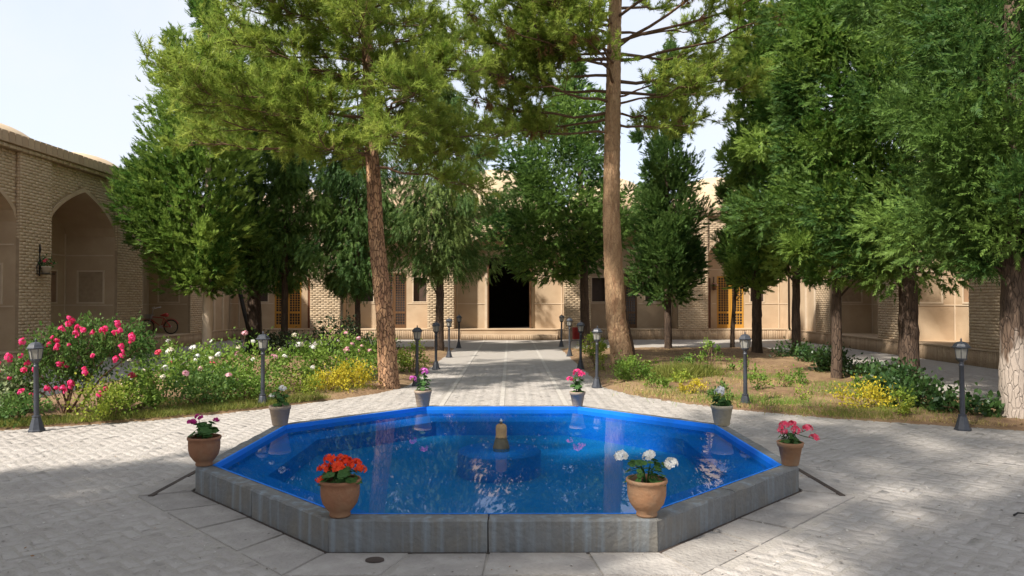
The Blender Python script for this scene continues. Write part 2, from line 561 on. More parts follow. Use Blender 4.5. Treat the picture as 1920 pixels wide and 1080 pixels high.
def kites(P, D, S, L, W, mid=0.45, cup=None):
    """Leaf quads: base P, length direction D, side S, lengths L, widths W."""
    n = len(P)
    L = np.broadcast_to(np.asarray(L, float), (n,))[:, None]
    W = np.broadcast_to(np.asarray(W, float), (n,))[:, None]
    V = np.empty((n, 4, 3))
    V[:, 0] = P
    V[:, 1] = P + D * L * mid + S * W * 0.5
    V[:, 2] = P + D * L
    V[:, 3] = P + D * L * mid - S * W * 0.5
    if cup is not None:
        N = np.cross(D, S)
        V[:, 2] += N * L * cup
    Fq = np.arange(n * 4).reshape(n, 4)
    return V.reshape(-1, 3), Fq


def perp(D, n):
    R = rng.normal(size=(n, 3))
    return unit(np.cross(D, R))


# ------------------------------------------------------------------ layout numbers (metres, camera foot = origin, +Y into the courtyard)
POOL = (-0.11, 7.20)
AP = 2.53
RIM_Z, RIM_W, WATER_Z = 0.204, 0.13, 0.162
WX = 11.42          # pier face of the side wings
BY = 29.9           # pier face of the back wing
PL = 0.42           # plinth height
BED_L = [(-7.4, 8.55), (-6.35, 9.06), (-4.75, 9.85), (-3.75, 10.75), (-2.95, 11.75), (-2.35, 12.6), (-1.98, 13.7), (-1.95, 24.3), (-8.3, 24.3), (-7.9, 16.0)]
BED_R = [(7.0, 8.75), (6.2, 9.1), (4.55, 9.9), (3.55, 10.6), (2.75, 11.4), (2.1, 12.4), (1.78, 13.5), (1.75, 24.1), (8.5, 24.1), (7.75, 16.0)]


def in_poly(X, Y, poly):
    inside = np.zeros(np.shape(X), bool)
    j = len(poly) - 1
    for i in range(len(poly)):
        xi, yi = poly[i]
        xj, yj = poly[j]
        c = ((yi > Y) != (yj > Y)) & (X < (xj - xi) * (Y - yi) / (yj - yi + 1e-12) + xi)
        inside ^= c
        j = i
    return inside


def oct_r(X, Y):
    """Octagon 'apothem' of a point round the pool centre."""
    dx, dy = np.abs(X - POOL[0]), np.abs(Y - POOL[1])
    return np.maximum(np.maximum(dx, dy), (dx + dy) * 0.70710678)


def oct_pts(ap, z):
    s = ap * math.tan(math.pi / 8)
    cx, cy = POOL
    return [(cx - s, cy - ap, z), (cx + s, cy - ap, z), (cx + ap, cy - s, z), (cx + ap, cy + s, z),
            (cx + s, cy + ap, z), (cx - s, cy + ap, z), (cx - ap, cy + s, z), (cx - ap, cy - s, z)]


# ------------------------------------------------------------------ ground
def ring_sheet(outer, inner_ap, z):
    """Rectangle sheet with the octagonal hole of the pool."""
    b = MB()
    x0, y0, x1, y1 = outer
    I = oct_pts(inner_ap, z)
    O = [(I[0][0], y0, z), (I[1][0], y0, z), (x1, I[2][1], z), (x1, I[3][1], z), (I[4][0], y1, z), (I[5][0], y1, z), (x0, I[6][1], z), (x0, I[7][1], z)]
    C = {1: (x1, y0, z), 3: (x1, y1, z), 5: (x0, y1, z), 7: (x0, y0, z)}
    for i in range(8):
        j = (i + 1) % 8
        if i in C:
            b.quad(I[i], O[i], C[i], O[j], I[j])
        else:
            b.quad(I[i], O[i], O[j], I[j])
    return b

tag(ring_sheet((-400, -400, 400, 400), AP - 0.02, -0.12).build('ground', 'earth'), kind='structure')
paving = ring_sheet((-12.0, -6.0, 12.0, 30.4), AP - 0.01, -0.0032).build('paving', 'paving_base')
tag(paving, kind='structure')


def herringbone():
    w = 0.098
    ang = math.radians(45)
    ca, sa = math.cos(ang), math.sin(ang)
    R = 420
    I, J = np.meshgrid(np.arange(-R, R), np.arange(-R, R), indexing='ij')
    c = (I - J) % 4
    out = []
    for cc, hor in ((0, True), (2, False)):
        m = c == cc
        i, j = I[m].astype(float), J[m].astype(float)
        if hor:
            u, v = i + 1.0, j + 0.5
        else:
            u, v = i + 0.5, j
        X = (u * ca - v * sa) * w
        Y = (u * sa + v * ca) * w + 10.0
        out.append(np.stack([X, Y, np.full_like(X, 0.0 if hor else math.pi / 2)], 1))
    A = np.concatenate(out)
    X, Y = A[:, 0], A[:, 1]
    ok = (Y > 3.6) & (Y < 18.0) & (np.abs(X) < 11.2) & (np.abs(X) < Y * 0.78 + 0.6)
    ok &= oct_r(X, Y) > AP + 0.44
    ok &= ~in_poly(X, Y, BED_L) & ~in_poly(X, Y, BED_R)
    ok &= ~((Y > 13.2) & (np.abs(X + 0.1) > 1.9) & (np.abs(X) < 8))
    for sx in (-0.13, -1.05, 0.85):
        ok &= ~((np.abs(X - sx) < 0.09) & (Y > 10.6))
    return A[ok], w, ang

HB, HBW, HBA = herringbone()
HB = HB[np.argsort(HB[:, 1] + np.abs(HB[:, 0]) * 0.15)]


def brick_block(A, L, W, ang0, H=0.03, jz=0.0011, chip=0.010):
    n = len(A)
    hx, hy = L / 2 - 0.006, W / 2 - 0.006
    base = np.array([[-hx, -hy, -H], [hx, -hy, -H], [hx, hy, -H], [-hx, hy, -H],
                     [-hx + chip, -hy + chip, 0], [hx - chip, -hy + chip, 0], [hx - chip, hy - chip, 0], [-hx + chip, hy - chip, 0]])
    V = np.repeat(base[None], n, 0)
    V[:, :4, 2] = -0.0065
    V[:, 4:, :2] += rng.normal(0, 0.006, (n, 4, 2))
    V[:, 4:, 2] += rng.normal(0, jz * 0.6, (n, 4)) + rng.normal(0, jz, (n, 1))
    a = A[:, 2] + ang0 + rng.normal(0, 0.03, n)
    ca, sa = np.cos(a)[:, None], np.sin(a)[:, None]
    X = V[:, :, 0] * ca - V[:, :, 1] * sa + A[:, None, 0]
    Y = V[:, :, 0] * sa + V[:, :, 1] * ca + A[:, None, 1]
    return np.stack([X, Y, V[:, :, 2]], 2)

BRF = np.array([[4, 5, 6, 7], [0, 1, 5, 4], [1, 2, 6, 5], [2, 3, 7, 6], [3, 0, 4, 7]])
near = HB[:300]
far = HB[300:]
for i, row in enumerate(near):
    V = brick_block(np.array([[0, 0, row[2]]]), 2 * HBW, HBW, HBA)[0]
    me = np_mesh('paving_brick', V, BRF, np.full(5, rng.random()))
    o = link('paving_brick', me, 'paver', paving)
    o.location = (row[0], row[1], 0)
V = brick_block(far, 2 * HBW, HBW, HBA)
n = len(far)
me = np_mesh('paving_bricks_far', V.reshape(-1, 3), (np.arange(n)[:, None, None] * 8 + BRF[None]).reshape(-1, 4), np.repeat(rng.random(n), 5))
tag(link('paving_brickwork', me, 'paver', paving), kind='stuff')

# slabs round the pool
def slab_ring():
    o1, o2 = AP + 0.028, AP + 0.40
    for i in range(8):
        a0, a1 = Vector(oct_pts(o1, 0)[i]), Vector(oct_pts(o1, 0)[(i + 1) % 8])
        b0, b1 = Vector(oct_pts(o2, 0)[i]), Vector(oct_pts(o2, 0)[(i + 1) % 8])
        cuts = [0.0, 0.27 + random.uniform(-.05, .05), 0.52 + random.uniform(-.05, .05), 0.77 + random.uniform(-.04, .04), 1.0]
        for k in range(4):
            u0, u1 = cuts[k] + 0.004, cuts[k + 1] - 0.004
            sk = random.uniform(-0.02, 0.02)
            P = [a0.lerp(a1, u0), a0.lerp(a1, u1), b0.lerp(b1, min(1, u1 + (sk if k < 3 else 0))), b0.lerp(b1, max(0, u0 + (sk if k else 0)))]
            c = sum(P, Vector()) / 4
            zt = 0.004 + random.uniform(-0.002, 0.005)
            b = MB()
            top = [Vector((p.x, p.y, zt + random.uniform(-.0015, .0015))) + (c - p) * 0.015 for p in P]
            bot = [Vector((p.x, p.y, -0.02)) for p in P]
            b.add([p - c for p in bot + top], [(4, 5, 6, 7), (0, 1, 5, 4), (1, 2, 6, 5), (2, 3, 7, 6), (3, 0, 4, 7)])
            o = b.build('paving_slab', 'slab', paving)
            o.location = c
slab_ring()
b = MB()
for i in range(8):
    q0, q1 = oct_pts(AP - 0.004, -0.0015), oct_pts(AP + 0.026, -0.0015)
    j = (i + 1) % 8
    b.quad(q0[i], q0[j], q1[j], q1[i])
b.build('joint_strip', 'gutter', paving)  # dark ring strip filling the gap at the foot of the rim
for sx in (-0.13, -1.05, 0.85):
    y = 10.4
    while y < 29.0:
        L = random.uniform(0.9, 1.3)
        b = MB().box((sx - 0.035, y, -0.02), (sx + 0.035, min(y + L - 0.012, 29.2), 0.004))
        b.build('paving_strip', 'strip', paving)
        y += L
for gx in (-2.93, 2.71):
    b = MB().box((gx - 0.022, 5.98, -0.02), (gx + 0.022, 8.6, 0.011))
    b.build('drain_channel', 'gutter', paving)
b = MB()
b.lathe([(0.0, 0.012), (0.045, 0.012), (0.058, 0.008), (0.06, 0.0)], 16)
o = b.build('drain_cover', 'gutter')
o.scale = (0.98, 0.72, 1.0)
o.location = (-0.83, 4.50, 0.008)
tag(o, 'small dark oval drain cover set in the slabs before the pool', 'drain cover')


# planting beds
def bed(name, poly, seed):
    xs = np.array([p[0] for p in poly])
    ys = np.array([p[1] for p in poly])
    P = [Vector((p[0], p[1], 0)) for p in poly]
    st = 0.16
    gx = np.arange(xs.min() - 0.2, xs.max() + 0.3, st)
    gy = np.arange(ys.min() - 0.2, ys.max() + 0.3, st)
    X, Y = np.meshgrid(gx, gy, indexing='ij')
    r = np.random.default_rng(seed)
    X = X + r.uniform(-.05, .05, X.shape)
    Y = Y + r.uniform(-.05, .05, Y.shape)
    # distance to the outline
    d = np.full(X.shape, 9.0)
    for i in range(len(poly)):
        a, b2 = np.array(poly[i]), np.array(poly[(i + 1) % len(poly)])
        ab = b2 - a
        t = np.clip(((X - a[0]) * ab[0] + (Y - a[1]) * ab[1]) / (ab @ ab), 0, 1)
        d = np.minimum(d, np.hypot(X - a[0] - t * ab[0], Y - a[1] - t * ab[1]))
    ins = in_poly(X, Y, poly)
    sd = np.where(ins, d, -d)
    Z = np.clip(sd * 0.22 + 0.014, -0.02, 0.06) + r.normal(0, 0.010, X.shape) * (sd > 0.1)
    for k in range(60):
        cx, cy = r.uniform(gx[0], gx[-1]), r.uniform(gy[0], gy[-1])
        Z += (sd > 0.2) * r.uniform(-.03, .04) * np.exp(-((X - cx) ** 2 + (Y - cy) ** 2) / r.uniform(.05, .5))
    nx, ny = X.shape
    V = np.stack([X, Y, Z], 2).reshape(-1, 3)
    idx = np.arange(nx * ny).reshape(nx, ny)
    Fq = np.stack([idx[:-1, :-1], idx[1:, :-1], idx[1:, 1:], idx[:-1, 1:]], 2).reshape(-1, 4)
    keep = (sd.reshape(-1)[Fq] > -0.45).all(1)
    me = np_mesh(name, V, Fq[keep], smooth=True)
    return tag(link(name, me, 'soil'), kind='structure')
bed('planting_bed_left', BED_L, 3)
bed('planting_bed_right', BED_R, 4)


# ------------------------------------------------------------------ pool
pool = empty('octagonal_pool', (POOL[0], POOL[1], 0))
tag(pool, 'octagonal blue-painted pool with a low grey stone rim in the courtyard paving', 'pool')
OC = Vector((POOL[0], POOL[1], 0))
def rim():
    Oo, Oi = oct_pts(AP, 0), oct_pts(AP - RIM_W, 0)
    for i in range(8):
        a0, a1 = Vector(Oo[i]), Vector(Oo[(i + 1) % 8])
        b0, b1 = Vector(Oi[i]), Vector(Oi[(i + 1) % 8])
        mid = 0.5 + random.uniform(-.03, .03)
        if i == 7:
            mid = 0.49
        for (u0, u1) in ((0.0, mid), (mid, 1.0)):
            e0 = 0.0015 if u0 == 0 else 0.0022
            e1 = 0.0015 if u1 == 1 else 0.0022
            # bottom, chamfer line, top
            q = [a0.lerp(a1, u0 + e0), a0.lerp(a1, u1 - e1), b0.lerp(b1, u1 - e1), b0.lerp(b1, u0 + e0)]
            c = sum(q, Vector()) / 4
            NS = 14
            V, Fs = [], []
            prof = [(0.0, -0.03), (0.0, RIM_Z - 0.012), (0.10, RIM_Z), (0.97, RIM_Z), (1.0, RIM_Z - 0.008), (1.0, -0.03)]
            for k in range(NS + 1):
                t = k / NS
                po, pi_ = q[0].lerp(q[1], t), q[3].lerp(q[2], t)
                for j, (s, z) in enumerate(prof):
                    p = po.lerp(pi_, s)
                    w = 0.0028 if j in (1, 2) else 0.0012
                    V.append(Vector((p.x + random.gauss(0, w), p.y + random.gauss(0, w), z + (random.gauss(0, w * .7) if 0 < j < 5 else 0))) - c)
            np_ = len(prof)
            for k in range(NS):
                for j in range(np_ - 1):
                    Fs.append((k * np_ + j, (k + 1) * np_ + j, (k + 1) * np_ + j + 1, k * np_ + j + 1))
            Fs.append(tuple(range(np_)))
            Fs.append(tuple(NS * np_ + j for j in reversed(range(np_))))
            b = MB().add(V, Fs)
            o = b.build('rim_block', 'rim_stone', pool)
            o.location = c - OC
rim()
b = MB()
for q0, q1 in ((oct_pts(AP - 0.012, -0.02), oct_pts(AP - 0.012, RIM_Z - 0.014)), (oct_pts(AP - 0.012, RIM_Z - 0.014), oct_pts(AP - RIM_W + 0.006, RIM_Z - 0.014))):
    for i in range(8):
        j = (i + 1) % 8
        b.quad(*[(p[0] - POOL[0], p[1] - POOL[1], p[2]) for p in (q0[i], q0[j], q1[j], q1[i])])
b.build('rim_mortar', 'gutter', pool)
# painted basin: lip, shallow ledge, inner wall, floor
def ring_faces(b, levels):
    rows = [oct_pts(ap, z) for ap, z in levels]
    for r0, r1 in zip(rows[:-1], rows[1:]):
        for i in range(8):
            j = (i + 1) % 8
            b.quad(r0[i], r0[j], r1[j], r1[i])
b = MB()
A1 = AP - RIM_W
ring_faces(b, [(A1 + 0.008, RIM_Z + 0.0035), (A1 - 0.012, RIM_Z + 0.0025), (A1 - 0.012, 0.085), (A1 - 0.40, 0.075), (A1 - 0.40, -0.10)])
b.v = [(p[0] - POOL[0], p[1] - POOL[1], p[2]) for p in b.v]
b.build('basin', 'pool_blue', pool)
b = MB()
b.quad(*[(p[0] - POOL[0], p[1] - POOL[1], p[2]) for p in oct_pts(A1 - 0.39, -0.095)])
b.build('basin_floor', 'pool_floor', pool)
b = MB()
b.lathe([(0.41, -0.10), (0.41, 0.118), (0.39, 0.132), (0.0, 0.132)], 40)
b.build('fountain_pedestal', 'pool_blue', pool)
b = MB()
b.quad(*oct_pts(A1 - 0.010, WATER_Z))
tag(b.build('water', 'water'), kind='structure')

fountain = empty('fountain_nozzle', (POOL[0] + 0.02, POOL[1] - 0.05, 0.132))
fountain.scale = (0.92, 0.92, 0.78)
tag(fountain, 'ochre stone fountain nozzle with metal tip in the middle of the pool', 'fountain')
MB().lathe([(0, 0), (0.088, 0), (0.088, 0.05), (0.070, 0.13), (0.060, 0.16), (0, 0.16)], 14).build('base', 'brass_dark', fountain)
MB().lathe([(0, .16), (0.060, .16), (0.064, .175), (0.058, .19), (0.060, .285), (0.054, .318), (0.035, .335), (0, .338)], 20).build('body', 'brass', fountain)
MB().lathe([(0, .335), (0.012, .335), (0.012, .36), (0.019, .365), (0.019, .38), (0.009, .385), (0.009, .40), (0, .402)], 12).build('tip', 'steel', fountain)


# ------------------------------------------------------------------ courtyard buildings
ZS, ZA, ZT, ZC, ZCO = 3.43, 4.52, 5.06, 5.17, 5.42      # springing, arch tip, frieze, coping bottom, coping top

def arch_z(s, zs=ZS, za=ZA):
    s = min(1.0, abs(s))
    return zs + (za - zs) * (0.55 * math.sqrt(max(0.0, 1 - s * s)) + 0.45 * (1 - s))


def holed_wall(b, P, u0, u1, z0, z1, holes):
    us = sorted({u0, u1, *[h[0] for h in holes], *[h[1] for h in holes]})
    zs = sorted({z0, z1, *[h[2] for h in holes], *[h[3] for h in holes]})
    for i in range(len(us) - 1):
        for j in range(len(zs) - 1):
            uc, zc = (us[i] + us[i + 1]) / 2, (zs[j] + zs[j + 1]) / 2
            if any(h[0] < uc < h[1] and h[2] < zc < h[3] for h in holes):
                continue
            b.quad(P(us[i], zs[j]), P(us[i + 1], zs[j]), P(us[i + 1], zs[j + 1]), P(us[i], zs[j + 1]))


def recess(P3, h, d, name, m, parent, frame=True, front_in=0.0):
    u0, u1, z0, z1 = h
    b = MB()
    b.quad(P3(u0, z0, d), P3(u1, z0, d), P3(u1, z1, d), P3(u0, z1, d))
    for (a, c) in (((u0, z0), (u1, z0)), ((u1, z0), (u1, z1)), ((u1, z1), (u0, z1)), ((u0, z1), (u0, z0))):
        b.quad(P3(a[0], a[1], 0), P3(c[0], c[1], 0), P3(c[0], c[1], d), P3(a[0], a[1], d))
    o = b.build(name, m, parent)
    if frame:
        w = 0.05
        f = MB()
        for (x0, x1, y0, y1) in ((u0 - w, u0, z0 - w, z1 + w), (u1, u1 + w, z0 - w, z1 + w), (u0, u1, z1, z1 + w), (u0, u1, z0 - w, z0)):
            V = [P3(x0, y0, 0.004), P3(x1, y0, 0.004), P3(x1, y1, 0.004), P3(x0, y1, 0.004), P3(x0, y0, -0.02), P3(x1, y0, -0.02), P3(x1, y1, -0.02), P3(x0, y1, -0.02)]
            f.add(V, [(0, 1, 2, 3), (4, 5, 6, 7), (0, 1, 5, 4), (1, 2, 6, 5), (2, 3, 7, 6), (3, 0, 4, 7)])
        f.build('frame', 'trim', o)
    return o


def lattice_door(T, u0, u1, z0, z1, v, m, parent, cell=0.105, leaves=2):
    """Wooden door leaves with a lattice over dark glass; v is the depth of the wall it stands in."""
    w = (u1 - u0) / leaves
    for k in range(leaves):
        a, c = u0 + k * w + 0.006, u0 + (k + 1) * w - 0.006
        st = 0.065
        f = MB()
        zm0, zm1 = z0 + 0.16, z0 + 0.62
        for (x0, x1, y0, y1) in ((a, a + st, z0, z1), (c - st, c, z0, z1), (a + st, c - st, z0, zm0), (a + st, c - st, zm1, zm1 + 0.09), (a + st, c - st, z1 - st, z1)):
            f.box((x0, v - 0.05, y0), (x1, v - 0.005, y1), T)
        door = f.build('door', m, parent)
        l = MB()
        for (y0, y1) in ((zm0, zm1), (zm1 + 0.09, z1 - st)):
            n = max(2, round((c - a - 2 * st) / cell))
            for i in range(1, n):
                x = a + st + (c - a - 2 * st) * i / n
                l.box((x - 0.010, v - 0.042, y0), (x + 0.010, v - 0.014, y1), T)
            nz = max(2, round((y1 - y0) / cell))
            for i in range(1, nz):
                y = y0 + (y1 - y0) * i / nz
                l.box((a + st, v - 0.039, y - 0.010), (c - st, v - 0.017, y + 0.010), T)
        l.build('lattice', m, door)
        g = MB()
        g.box((a + 0.02, v - 0.016, z0 + 0.02), (c - 0.02, v - 0.008, z1 - 0.02), T)
        g.build('pane', 'door_glass', door)


class Bricks:
    CH, BL, J = 0.075, 0.225, 0.012

    def __init__(self):
        self.items = []

    def face(self, T, u0, u1, z0, z1, v, skip=None, start=0):
        n = int(round((z1 - z0) / self.CH))
        ch = (z1 - z0) / n
        for r in range(n):
            off = (0.5 if (r + start) % 2 else 0.0) * self.BL
            u = u0 - off
            while u < u1 - 0.02:
                a, c = max(u, u0), min(u + self.BL, u1)
                u += self.BL
                if c - a < 0.04:
                    continue
                za, zb = z0 + r * ch, z0 + (r + 1) * ch
                if skip and (skip(a, zb) or skip(c, zb) or skip(a, za) or skip(c, za)):
                    continue
                self.items.append((T, a + self.J / 2, c - self.J / 2, za + self.J / 2, zb - self.J / 2, v))

    def build(self, parent, m, pick=None, name='brick', depth=0.012, limit=300):
        keep, rest = [], []
        for it in self.items:
            (keep if pick and len(keep) < limit and pick(it) else rest).append(it)

        def verts(it):
            T, a, c, za, zb, v = it
            j = lambda s=0.004: random.uniform(-s, s)
            e = 0.004
            d = random.uniform(-0.004, 0.004)
            return [T(a, v + depth, za), T(c, v + depth, za), T(c, v + depth, zb), T(a, v + depth, zb),
                    T(a + e + j(), v + d, za + e + j()), T(c - e + j(), v + d, za + e + j()), T(c - e + j(), v + d, zb - e + j()), T(a + e + j(), v + d, zb - e + j())]
        for it in keep:
            V = np.array(verts(it))
            ctr = V.mean(0)
            me = np_mesh(name, V - ctr, BRF, np.full(5, random.random()))
            o = link(name, me, m, parent)
            o.location = ctr
        if rest:
            V = np.array([verts(it) for it in rest])
            n = len(rest)
            me = np_mesh(name + 'work', V.reshape(-1, 3), (np.arange(n)[:, None, None] * 8 + BRF[None]).reshape(-1, 4), np.repeat(rng.random(n), 5))
            tag(link(name + 'work', me, m, parent), kind='stuff')


def bay_shell(T, u0, u1, depth, parent, bricks, zs=ZS, za=ZA, back_holes=(), v0=0.10, side_hole=None, lunette=True, far_side=1):
    """Arched niche: spandrel wall, plaster shell, back wall with openings and mouldings."""
    uc, a = (u0 + u1) / 2, (u1 - u0) / 2
    N = 28
    us = [u0 + (u1 - u0) * i / N for i in range(N + 1)]
    zz = [arch_z((u - uc) / a, zs, za) for u in us]
    b = MB()
    for i in range(N):
        b.quad(T(us[i], v0, zz[i]), T(us[i + 1], v0, zz[i + 1]), T(us[i + 1], v0, ZT), T(us[i], v0, ZT))
    b.build('spandrel', 'mortar', parent)
    bw = 0.10
    bricks.face(T, u0, u1, zs - 0.02, ZT, v0 - 0.010, skip=lambda u, z: z < arch_z((u - uc) / a, zs, za) + 0.05)
    # band following the arch
    b = MB()
    pts = [(u, z) for u, z in zip(us, zz)]
    outp = []
    for i, (u, z) in enumerate(pts):
        du = pts[min(i + 1, N)][0] - pts[max(i - 1, 0)][0]
        dz = pts[min(i + 1, N)][1] - pts[max(i - 1, 0)][1]
        ln = math.hypot(du, dz)
        outp.append((min(max(u - dz / ln * bw, u0), u1), z + du / ln * bw))
    for i in range(N):
        p0, p1, q0, q1 = pts[i], pts[i + 1], outp[i], outp[i + 1]
        vf = v0 - 0.022
        b.quad(T(p0[0], vf, p0[1]), T(p1[0], vf, p1[1]), T(q1[0], vf, q1[1]), T(q0[0], vf, q0[1]))
        b.quad(T(p0[0], vf, p0[1]), T(p1[0], vf, p1[1]), T(p1[0], v0 + 0.02, p1[1]), T(p0[0], v0 + 0.02, p0[1]))
        b.quad(T(q0[0], vf, q0[1]), T(q1[0], vf, q1[1]), T(q1[0], v0 + 0.02, q1[1]), T(q0[0], v0 + 0.02, q0[1]))
    b.build('arch_band', 'plaster', parent)
    # shell
    e = 0.006
    b = MB()
    for i in range(N):
        b.quad(T(us[i], v0, zz[i] - e), T(us[i + 1], v0, zz[i + 1] - e), T(us[i + 1], depth, zz[i + 1] - e), T(us[i], depth, zz[i] - e))
        b.quad(T(us[i], depth, zs), T(us[i + 1], depth, zs), T(us[i + 1], depth, zz[i + 1]), T(us[i], depth, zz[i]))
    b.build('vault', 'plaster', parent)
    b = MB()
    holed_wall(b, lambda u, z: T(u, depth, z), u0, u1, PL, zs, list(back_holes))
    b.build('niche_wall', 'plaster', parent)
    for side, uu in ((-1, u0 + e), (1, u1 - e)):
        b = MB()
        hs = [side_hole] if side_hole and side == far_side else []
        holed_wall(b, lambda v, z: T(v=v, u=uu, z=z), v0 - 0.02, depth, PL, zs, hs)
        b.build('niche_side', 'plaster', parent)
    # mouldings
    b = MB()
    dz = 1.44
    for z, w in ((dz, 0.035), (2.88, 0.035)):
        segs = [(u0 + 0.01, u1 - 0.01)]
        for h in back_holes:
            if h[2] < z < h[3]:
                segs = [s for q in segs for s in ((q[0], min(q[1], h[0] - 0.05)), (max(q[0], h[1] + 0.05), q[1])) if s[1] - s[0] > 0.02]
        for s in segs:
            b.box((s[0], depth - 0.018, z), (s[1], depth + 0.01, z + w), T)
        for uu0, uu1 in ((u0 + e - 0.004, u0 + e + 0.016), (u1 - e - 0.016, u1 - e + 0.004)):
            b.box((uu0, v0 + 0.02, z + 0.001), (uu1, depth - 0.019, z + w - 0.001), T)
    for uu in (u0 + 0.03, u1 - 0.07):
        b.box((uu, depth - 0.022, PL + 0.01), (uu + 0.04, depth + 0.01, zs + 0.1), T)
    b.build('moulding', 'trim', parent)
    # floor
    b = MB().box((u0 - 0.001, v0 - 0.09, PL - 0.03), (u1 + 0.001, depth + 0.02, PL + 0.003), T)
    b.build('niche_floor', 'plaster', parent)


def cornice(T, u0, u1, parent, step=0.22, pick=None):
    MB().box((u0, -0.05, ZT), (u1, 1.6, ZC), T).build('frieze', 'mortar', parent)
    fb = Bricks()
    fb.face(T, u0, u1, ZT + 0.004, ZC - 0.02, -0.062)
    fb.build(parent, 'brick', name='frieze_brick')
    n = int((u1 - u0) / step)
    st = (u1 - u0) / n
    tpl = None
    for i in range(n):
        a, c = u0 + i * st + 0.004, u0 + (i + 1) * st - 0.004
        b = MB()
        z1 = ZCO + random.uniform(-.006, .006)
        vv = -0.115 + random.uniform(-.004, .004)
        e = 0.008
        P = lambda u, v, z: Vector(T(u, v, z))
        ctr = P((a + c) / 2, 0.1, (ZC + ZCO) / 2)
        V = [P(a, vv, ZC), P(c, vv, ZC), P(c, 0.35, ZC), P(a, 0.35, ZC), P(a + e, vv + 0.01, z1), P(c - e, vv + 0.01, z1), P(c, 0.35, z1), P(a, 0.35, z1)]
        b.add([p - ctr for p in V], [(0, 3, 2, 1), (4, 5, 6, 7), (0, 1, 5, 4), (1, 2, 6, 5), (2, 3, 7, 6), (3, 0, 4, 7)])
        me = b.mesh('coping_brick')
        at = me.attributes.new('tint', 'FLOAT', 'FACE')
        r = random.random()
        for d in at.data:
            d.value = r
        o = link('coping_brick', me, 'soldier', parent)
        o.location = ctr


def soldiers(T, u0, u1, z0, z1, v, parent, w=0.075):
    """Plinth face of bricks standing on end."""
    items = []
    u = u0
    while u < u1 - 0.01:
        c = min(u + w, u1)
        items.append((u + 0.004, c - 0.004))
        u += w
    V, tn = [], []
    for a, c in items:
        d = random.uniform(-0.004, 0.004)
        V.append([T(a, v + 0.012, z0), T(c, v + 0.012, z0), T(c, v + 0.012, z1), T(a, v + 0.012, z1),
                  T(a + .003, v + d, z0 + .004), T(c - .003, v + d, z0 + .004), T(c - .003, v + d, z1 - .004), T(a + .003, v + d, z1 - .004)])
    n = len(V)
    me = np_mesh('plinth_brickwork', np.array(V).reshape(-1, 3), (np.arange(n)[:, None, None] * 8 + BRF[None]).reshape(-1, 4), np.repeat(rng.random(n), 5))
    tag(link('plinth_brickwork', me, 'soldier', parent), kind='stuff')


def pier(T, u0, u1, parent, bricks, depth=1.55, inset=0.0):
    MB().box((u0, 0.010, PL), (u1, depth, ZT), T).build('pier', 'mortar', parent)
    bricks.face(T, u0, u1, PL + 0.01, ZT, 0.0)
    # returns of the pier beside the recessed bays
    for uu, sg in ((u0, -1), (u1, 1)):
        TT = (lambda uu, sg: (lambda a, v, z: T(uu - sg * (v - 0.0005), a, z)))(uu, sg)
        bricks.face(TT, 0.012, 0.098, ZS - 0.4, ZT, -0.006)


def dome(parent, loc, r, h):
    N = 10
    prof = [(r * 1.02, -0.35), (r * 1.02, 0.0)] + [(r * math.cos(math.pi / 2 * i / N), h * math.sin(math.pi / 2 * i / N)) for i in range(N)] + [(0.001, h)]
    o = MB().lathe(prof, 40).build('dome', 'dome', parent)
    o.location = loc


def side_wing(name, sgn, label):
    root = tag(empty(name, (0, 0, 0)), label, 'building wing', 'brick wings round the courtyard')
    T = lambda u, v, z: (sgn * (WX + v), u, z)
    br = Bricks()
    arches = [(9.2, 12.5), (13.7, 17.0), (18.2, 21.25), (22.7, 26.1)]
    piers = [(8.0, 9.2), (12.5, 13.7), (17.0, 18.2), (21.25, 22.7), (26.1, 27.35)]
    for u0, u1 in piers:
        pier(T, u0, u1, root, br)
    for u0, u1 in arches:
        w = u1 - u0
        holes = [(u0 + 0.45, u0 + 1.15, 1.55, 2.42), (u1 - 1.15, u1 - 0.45, 1.55, 2.42)]
        sh = (0.42, 1.12, 1.55, 2.42)
        bay_shell(T, u0, u1, 1.50, root, br, back_holes=holes, side_hole=sh)
        for h in holes:
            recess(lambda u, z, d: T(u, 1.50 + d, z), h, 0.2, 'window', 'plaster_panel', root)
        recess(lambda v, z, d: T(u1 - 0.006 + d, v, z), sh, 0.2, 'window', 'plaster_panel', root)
    # corner strip beside the back wing
    MB().box((27.35, 0.10, PL), (BY + 0.3, 0.4, ZT), T).build('corner_wall', 'plaster', root)
    b = MB()
    for u in (27.5, 28.35, 29.2):
        b.box((u, 0.07, PL), (u + 0.16, 0.102, 4.2), T)
    b.build('moulding', 'trim', root)
    br.items.sort(key=lambda it: it[1])
    br.build(root, 'brick', pick=(lambda it: 17.0 <= it[1] < 18.2 and it[5] == 0.0 and (it[3] > 1.4 if sgn < 0 else it[3] < 2.2)) if True else None)
    # plinth
    MB().box((8.0, -0.105, -0.03), (BY + 0.2, 0.30, PL), T).build('plinth', 'plaster', root)
    soldiers(T, 8.0, BY - 0.15, 0.0, PL - 0.03, -0.118, root)
    MB().box((8.0, -0.135, PL - 0.028), (BY - 0.135, -0.02, PL + 0.006), T).build('plinth_cap', 'plaster', root)
    cornice(T, 8.0, BY - 0.13, root)
    # roof and rear wall
    b = MB().box((8.0, 0.36, ZC + 0.002), (BY + 5.0, 6.0, ZC + 0.16), T)
    b.box((8.0, 5.7, 0), (BY + 5.0, 6.0, ZC), T)
    b.box((8.0, 0.2, 0), (8.3, 5.7, ZC), T)
    b.build('roof', 'dome', root)
    for u0, u1 in arches:
        dome(root, T((u0 + u1) / 2, 3.2, ZC + 0.3), 1.75, 1.05)
    return root

